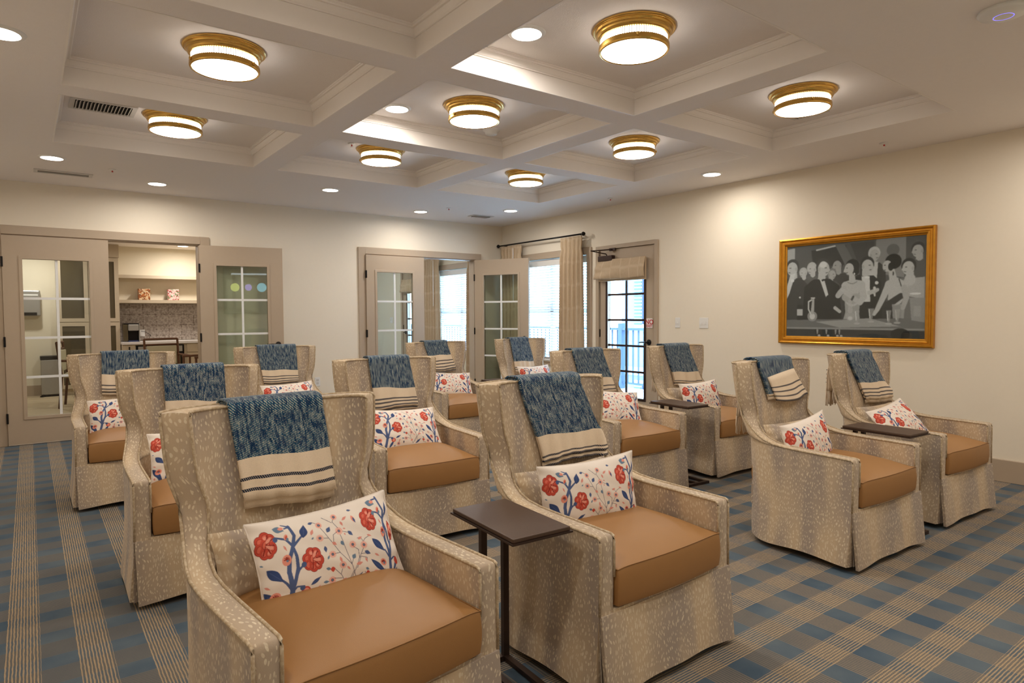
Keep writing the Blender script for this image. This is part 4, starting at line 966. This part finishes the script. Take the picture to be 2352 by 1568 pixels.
for k_, (px_, py_, pz_, yaw, tilt, roll) in PIL.items():
    o = p0 if k_ == 1 else copy_tree(p0)
    loc = Matrix.Translation((px_, py_, pz_)) @ Matrix.Rotation(yaw, 4, 'Z') @ Matrix.Rotation(-tilt, 4, 'X') @ Matrix.Rotation(-roll, 4, 'Y')
    o.matrix_world = Matrix.Translation(CHO[k_].location) @ Matrix.Rotation(CHO[k_].rotation_euler.z, 4, 'Z') @ loc
    ex_ = {3: 'turned aside', 4: 'leaning far back'}.get(k_, 'propped upright')
    setp(o, 'white red-flowered pillow %s on armchair %s' % (ex_, WH[k_]), None, 'floral lumbar pillows on the armchairs')
def spotted_pillow():
    t = thing('spotted_pillow', '', 'pillow'); nu, nv = 40, 24; m = MB()
    for s in (-1, 1):
        p = pillow_pts(nu, nv, .52, .21, .10, s)
        m.grid([p[j*nu:(j+1)*nu] for j in range(nv)], [[(q[0], q[2]) for q in p[j*nu:(j+1)*nu]] for j in range(nv)], flip=s > 0)
    m.build('pillow_cover', M['spots'], t, smooth=True)
    return t
s0 = None
for k_ in (1, 2, 3, 4, 8):
    o = spotted_pillow() if s0 is None else copy_tree(s0); s0 = s0 or o
    o.matrix_world = Matrix.Translation(CHO[k_].location) @ Matrix.Rotation(CHO[k_].rotation_euler.z, 4, 'Z') @ Matrix.Translation((-.015, .115, .56)) @ Matrix.Rotation(-.30, 4, 'X')
    setp(o, 'spotted tan pillow behind the floral one, armchair '+WH[k_], None, 'spotted pillows behind the floral pillows')

# ------------------------------------------------------------ C-shaped side tables
def side_table():
    t = thing('side_table', '', 'side table'); w, d = .113, .195
    boxo('table_tray', M['tablemetal'], t, -w-.006, w+.006, -d-.006, d+.006, .586, .592)
    boxo('tabletop', M['table'], t, -w, w, -d, d, .592, .606, bevel=.003)
    for x in (-.0, .095): boxo('post', M['tablemetal'], t, x-.012, x+.012, d-.03, d-.01, .012, .586)
    m = MB(); m.box(-.012, .012, -d+.01, d-.01, .004, .020); m.box(.083, .107, -d+.01, d-.01, .004, .020); m.box(-.115, .115, -d-.012, -d+.012, 0, .020); m.box(-.012, .107, d-.03, d-.01, 0, .020); m.build('base', M['tablemetal'], t)
    m = MB(); m.box(-.02, .115, d-.035, d-.005, .574, .586); m.box(-.012, .012, -d+.06, d-.01, .576, .586); m.box(.083, .107, -d+.06, d-.01, .576, .586); m.build('top_bracket', M['tablemetal'], t)
    return t
tb = side_table()
for k_, (x, y, rz, lb) in enumerate([(-4.640, -6.455, -3, 'dark brown C-shaped side table between the two nearest armchairs'), (-1.90, -4.97, -4, 'dark C-shaped side table between the two right chairs of the middle row'), (-1.845, -6.46, -3, 'dark C-shaped side table between the two right chairs of the front row'), (-1.98, -2.70, 0, 'dark C-shaped side table between the two right chairs of the back row')]):
    o = tb if k_ == 0 else copy_tree(tb); o.location = (x, y, 0); o.rotation_euler.z = R(rz); setp(o, lb, None, 'C-shaped side tables')

def dim(o, k_=1.0):
    for c_ in o.children:
        if c_.type == 'LIGHT': c_.data = c_.data.copy(); c_.data.energy *= k_
# ------------------------------------------------------------ kitchen beyond the left doorway
KY = 5.0; KH = 2.52
mb = MB(); mb.box(-8.2, -3.05, 0, KY+.1, -.05, 0); struct('floor_kitchen', mb, M['wood_floor'])
mb = MB(); mb.box(-8.2, -3.05, .14, KY+.1, KH, KH+.1); struct('ceiling_kitchen', mb, M['ceil'])
mb = MB(); mb.box(-8.2, -3.05, KY, KY+.1, 0, KH); struct('wall_kitchen_back', mb, M['kitchen_wall'])
mb = MB(); mb.box(-8.3, -8.2, .14, KY+.1, 0, KH); struct('wall_kitchen_left', mb, M['kitchen_wall'])
mb = MB(); mb.box(-8.3, XL-.14, 0, .14, 0, KH+.1); struct('wall_kitchen_front', mb, M['kitchen_wall'])
mb = MB(); mb.box(-3.05, -2.95, .14, KY+.1, 0, 3.0); struct('wall_divider', mb, M['kitchen_wall'])
mb = MB(); mb.box(-3.30, -3.05, 4.42, KY, 0, KH); struct('wall_niche_side', mb, M['kitchen_wall'])
mb = MB(); mb.box(-8.2, -5.60, KY-.015, KY, 0, .17); struct('baseboard_kitchen', mb, M['taupe'])
mb = MB(); mb.box(-4.69, -3.30, KY-.012, KY-.0005, .87, 1.52); struct('trim_16', mb, M['tiles'])
cb = thing('tall_cabinet', 'tall cream pantry cabinet with smoked glass doors beyond the left double door', 'cabinet', (-5.13, 4.68, 0))
m = MB(); m.box(-.44, .44, .02, .31, .10, 2.30); m.box(-.42, .42, .06, .31, 0, .10); m.box(-.45, .45, 0, .31, 2.30, KH-.002); m.build('carcass', M['cabinet'], cb)
for cx_ in (-.22, .22):
    for z0_, z1_ in ((.11, 1.20), (1.21, 2.285)):
        m = MB(); q = .06; x0_, x1_ = cx_-.215, cx_+.215
        m.box(x0_, x0_+q, 0, .02, z0_, z1_); m.box(x1_-q, x1_, 0, .02, z0_, z1_); m.box(x0_+q, x1_-q, 0, .02, z0_, z0_+q); m.box(x0_+q, x1_-q, 0, .02, z1_-q, z1_)
        dd = m.build('cabinet_door', M['cabinet'], cb); boxo('smoked_pane', M['cab_glass'], dd, x0_+q, x1_-q, .008, .012, z0_+q, z1_-q)
bc = thing('base_cabinet', 'cream base cabinet under the white counter in the kitchen', 'cabinet', (-4.0, 4.45, 0))
m = MB(); m.box(-.68, .70, .02, .54, .10, .82); m.box(-.66, .68, .06, .5, 0, .10); m.build('carcass', M['cabinet'], bc)
for x0_, x1_ in ((-.675, -.50), (.30, .69)):
    dd = boxo('drawer', M['cabinet'], bc, x0_, x1_, 0, .02, .66, .81); boxo('drawer_pull', M['black'], dd, (x0_+x1_)/2-.01, (x0_+x1_)/2+.01, -.02, -.001, .70, .78)
    boxo('cabinet_door', M['cabinet'], bc, x0_, x1_, 0, .02, .11, .65)
ct = boxo('countertop', M['counter'], None, -4.69, -3.30, 4.42, KY-.013, .82, .86); setp(ct, 'white countertop running along the tiled kitchen niche', 'countertop')
ov = thing('built_in_oven', 'steel and black built-in oven below the white counter', 'oven', (-4.12, 4.44, .12))
boxo('oven_body', M['black'], ov, -.37, .37, 0, .028, 0, .68); boxo('oven_glass', M['cab_glass'], ov, -.31, .31, -.012, -.0005, .05, .50); boxo('control_panel', M['steel'], ov, -.34, .34, -.014, -.0005, .56, .66)
M['violet'] = emit('violet_led', (.5, .2, 1), 2); boxo('status_light', M['violet'], ov, .04, .08, -.016, -.0141, .60, .61)
for z, d_, lb in ((1.53, .25, 'lower cream shelf above the tile, holding two small boxes'), (1.96, .25, 'upper empty cream shelf in the kitchen niche')):
    o = boxo('wall_shelf', M['cabinet'], None, -4.69, -3.30, KY-d_, KY-.0005, z, z+.055); setp(o, lb, 'shelf', 'niche shelves')
def m_box(name, base, cols, sc):
    m, nt, b = newmat(name); v = N(nt, 'ShaderNodeTexVoronoi'); v.inputs['Scale'].default_value = sc; L(nt, coord(nt), v.inputs['Vector'])
    s = N(nt, 'ShaderNodeSeparateColor'); L(nt, v.outputs['Color'], s.inputs[0]); n = len(cols)
    L(nt, ramp(nt, s.outputs[0], [(i/n, c_) for i, c_ in enumerate(cols)]), b.inputs['Base Color']); b.inputs['Roughness'].default_value = .5; return m
M['box_o'] = m_box('orange_brown_box_print', 0, [srgb(60, 40, 30), srgb(190, 110, 50), srgb(150, 80, 40), srgb(220, 190, 150)], 42)
M['box_r'] = m_box('red_green_box_print', 0, [srgb(200, 60, 70), srgb(235, 225, 215), srgb(90, 130, 80), srgb(150, 30, 50), srgb(230, 200, 190)], 46)
for x0_, x1_, mt, lb in ((-4.385, -4.205, 'box_o', 'small brown and orange patterned puzzle-like box on the lower kitchen shelf'), (-3.925, -3.745, 'box_r', 'small red, white and green patterned box on the lower kitchen shelf')):
    e = thing('patterned_box', lb, 'box', ((x0_+x1_)/2, 4.87, 1.586), group='boxes on the kitchen shelf'); boxo('box_body', M['box_o' if mt == 'box_o' else 'box_r'], e, -.09, .09, -.05, .06, 0, .165, bevel=.002); boxo('box_lid', M[mt], e, -.092, .092, -.052, .062, .165, .195)
cm = thing('coffee_maker', 'black and silver single-serve coffee maker on the white counter', 'coffee maker', (-4.53, 4.72, .86))
boxo('water_tank', M['cab_glass'], cm, -.12, -.05, -.10, .12, .01, .30, bevel=.01); boxo('machine_body', M['black'], cm, -.05, .11, -.02, .13, 0, .30, bevel=.008); boxo('brew_head', M['steel'], cm, -.05, .11, -.13, -.0205, .19, .30, bevel=.015)
M['navyp'] = plain('dark_blue_plastic', srgb(36, 46, 84), .4); boxo('drip_tray', M['navyp'], cm, -.05, .10, -.13, -.0205, 0, .025); boxo('side_trim', M['steel'], cm, .1105, .122, -.13, .13, 0, .31); boxo('lid', M['black'], cm, -.12, .115, -.10, .13, .301, .318, bevel=.006)
e = thing('kitchen_outlet', 'white outlet with a black cord plugged in on the tiled wall', 'outlet', (-4.33, KY-.013, 1.00)); boxo('wall_plate', M['white'], e, -.045, .045, -.006, 0, -.06, .06, bevel=.002)
m = MB(); m.tube([(-.01, -.008, .03), (-.01, -.035, .03), (.05, -.05, .02), (.13, -.05, -.04), (.10, -.06, -.10), (.0, -.08, -.133), (-.14, -.10, -.133)], .004, 6); o = m.build('power_cord', M['black'], None, smooth=True); o.location = e.location; setp(o, 'thin black power cord looping from the tiled wall outlet to the coffee maker', 'cord')
hd = thing('hand_dryer', 'steel wall dispenser with a light slot on the kitchen wall, behind the left door glass', 'hand dryer', (-5.90, KY-.0005, 1.52))
boxo('dispenser_body', M['steel'], hd, -.12, .12, -.14, 0, -.21, .21, bevel=.02); boxo('light_slot', M['white'], hd, -.10, .09, -.143, -.1405, .12, .145); boxo('lower_nozzle', M['black'], hd, -.10, .07, -.143, -.1405, -.20, -.15)
tc = thing('trash_can', 'rectangular steel trash can with black lid beside the pantry cabinet', 'trash can', (-5.70, 4.80, 0))
boxo('can_body', M['steel'], tc, -.11, .13, -.10, .14, .03, .60, bevel=.012); boxo('lid', M['black'], tc, -.115, .135, -.105, .145, .601, .66, bevel=.01); boxo('can_base', M['black'], tc, -.112, .132, -.102, .142, 0, .0295); boxo('pedal', M['black'], tc, -.13, -.08, -.15, -.106, .005, .02)
def dining_chair():
    t = thing('dining_chair', '', 'chair'); w = .25
    boxo('seat', M['chairfab'], t, -.23, .23, -.24, .22, .43, .49, bevel=.015)
    for sx in (-1, 1):
        m = MB(); m.tube([(sx*w, -.24, 0), (sx*w, -.24, .66)], .018, 6); m.build('leg', M['chairwood'], t)
        m = MB(); m.tube([(sx*w, .27, 0), (sx*w, .23, .45), (sx*w, .28, .93)], .018, 6); m.build('leg', M['chairwood'], t)
        m = MB(); m.tube([(sx*w, -.26, .665), (sx*w, .24, .675)], .019, 6); m.build('armrest', M['chairwood'], t)
    m = MB(); m.tube([(-w, .28, .93), (w, .28, .93)], .018, 6); m.tube([(-w, .27, .84), (w, .27, .84)], .016, 6); m.build('back_rails', M['chairwood'], t)
    boxo('backrest', M['chairfab'], t, -.225, .225, .235, .27, .52, .82, bevel=.01)
    return t
dc = dining_chair()
for k_, (x, y, rz, lb) in enumerate([(-4.18, 3.35, 10, 'brown wood dining chair with striped back pad, seen through the open kitchen doorway'), (-3.72, 2.85, -80, 'dining chair at the right edge of the kitchen doorway, bluish in window light'), (-5.32, 3.1, 80, 'dining chair seen through the glass of the closed left door')]):
    o = dc if k_ == 0 else copy_tree(dc); o.location = (x, y, 0); o.rotation_euler.z = R(rz); setp(o, lb, None, 'kitchen dining chairs')
for x, y, lb in ((-3.75, 4.3, 'downlight added over the kitchen counter'), (-5.9, 4.2, 'downlight added near the kitchen wall dispenser'), (-4.9, 2.2, 'downlight added in the middle of the kitchen')):  # lamps added to light the kitchen, no ceiling source known there
    o = copy_tree(dl); o.location = (x, y, KH); dim(o, 1.9); setp(o, 'round white '+lb, None, 'added kitchen downlights')

# ------------------------------------------------------------ next room beyond the right doorway
mb = MB(); mb.box(-3.05, 0, 0, 5.2, -.05, 0); struct('floor_next_room', mb, M['carpet'])
mb = MB(); mb.box(-2.95, 0, .14, 5.2, H, 3.0); struct('ceiling_next_room', mb, M['ceil'])
wall_with_holes('wall_next_room_right', 'x', 0, .16, .14, 5.2, 3.0, [(.60, 2.05, .62, 2.09), (2.415, 3.345, 0, 2.13)], M['kitchen_wall'])
mb = MB(); mb.box(-2.95, 0, 5.2, 5.3, 0, 3.0); struct('wall_next_room_back', mb, M['kitchen_wall'])
casing('trim_17', 'x', .60, 2.05, .085, 2.085, 2.175, 0, z0=.62, bottom=True); casing('trim_18', 'x', 2.415, 3.345, .075, 2.118, 2.19, 0)
window('window_2', .60, 2.05, .62, 2.085); blind('white venetian blind seen through the half open right double door', .60, 2.05, .632, 2.085)
curtain('pleated beige curtain seen through the right doorway, left of its window', 1.74, 2.34, -.12, .02, 2.30, 11, wand=-.20)
curtain('narrow edge of beige curtain at the right side of the next room window', .46, .80, -.12, .02, 2.30, 12)
d6 = leaf('door_6', .92, 'glass', .165, .785, .262, 1.86, bar='bronze', cols=2, rows=5, bw=.013); d6.location = (.045, 3.34, 0); d6.rotation_euler = (0, 0, R(-90))
hb = MB(); hb.lathe([(0, 0), (.034, 0), (.035, .006), (.028, .014), (0, .014)], n=24); ho = hb.build('door_handle', M['black'], d6, smooth=True); ho.data.transform(Matrix.Translation((.09, -.042, .955)) @ Matrix.Rotation(R(90), 4, 'X'))
lv = MB(); lv.tube([(.09, -.04, .955), (.09, -.095, .955), (.12, -.10, .957), (.20, -.09, .952)], .0085, 8); lv.build('lever', M['black'], ho, smooth=True)
valance('beige folded shade on the next room door, seen through the closed door glass', 2.52, 3.30, 1.74, 1.985)
e = thing('light_switch', 'light switch plate in the next room, seen through the closed door glass', 'light switch', (0, 3.86, 1.193)); boxo('wall_plate', M['white'], e, -.006, -.0003, -.058, .058, -.058, .058)
for yy in (-.024, .024): boxo('toggle', M['white'], e, -.016, -.006, yy-.005, yy+.005, -.012, .012)
for x, y in ((-1.5, 3.2), (-1.5, 1.2)):  # unseen lamps added to brighten the next room
    o = copy_tree(dl); o.location = (x, y, H); dim(o, 1.7); setp(o, 'round white downlight added in the next room, %s' % ('farther from' if y > 2 else 'nearer to')+' the double door', None, 'added next room downlights')

# ------------------------------------------------------------ balcony and building outside
mb = MB(); mb.box(.16, 2.6, -9, 12, -.12, -.02); struct('floor_balcony', mb, M['deck'])
rl = thing('balcony_railing', 'grey-blue balcony railing with slim balusters outside the glass door', 'railing', (2.45, 0, -.02))
boxo('top_rail', M['ext_rail'], rl, -.04, .04, -8, 11, 1.03, 1.07); boxo('bottom_rail', M['ext_rail'], rl, -.02, .02, -8, 11, .09, .12)
for i in range(6): boxo('rail_post', M['ext_rail'], rl, -.045, .045, -7+i*3.4-.045, -7+i*3.4+.045, 0, 1.15)
for i in range(96):
    yy = -2.6+i*.125; boxo('baluster', M['ext_rail'], rl, -.011, .011, yy-.011, yy+.011, .12, 1.03)
bd = thing('neighbouring_building', 'pale blue sided building with white shuttered windows beyond the balcony', 'building', (8.0, 0, -4))
m = MB(); m.box(0, 3, -14, 5.1, 0, 9); m.build('siding_wall', M['ext_blue'], bd)
for z in (0.9, 4.1): 
    for y in (4.0, 1.4, -1.4, -4.2):
        f = boxo('window_frame', M['ext_white'], bd, -.06, -.001, y-.55, y+.55, z+.8, z+2.5)
        boxo('window_pane', M['ext_dark'], f, -.07, -.061, y-.25, y+.25, z+.9, z+2.4)
        m = MB()
        for s in (-1, 1):
            for q in range(16): m.box(-.09, -.0605, y+s*.40-.13, y+s*.40+.13, z+.88+q*.098, z+.94+q*.098)
        m.build('shutter_slats', M['ext_rail'], f)
for z in (3.55, 6.9): boxo('white_trim_band', M['ext_white'], bd, -.12, -.001, -14, 5.2, z, z+.22)
mb = MB(); mb.box(-20, 60, -40, 60, -4.3, -4.1); o = struct('ground_outside', mb, M['deck'])
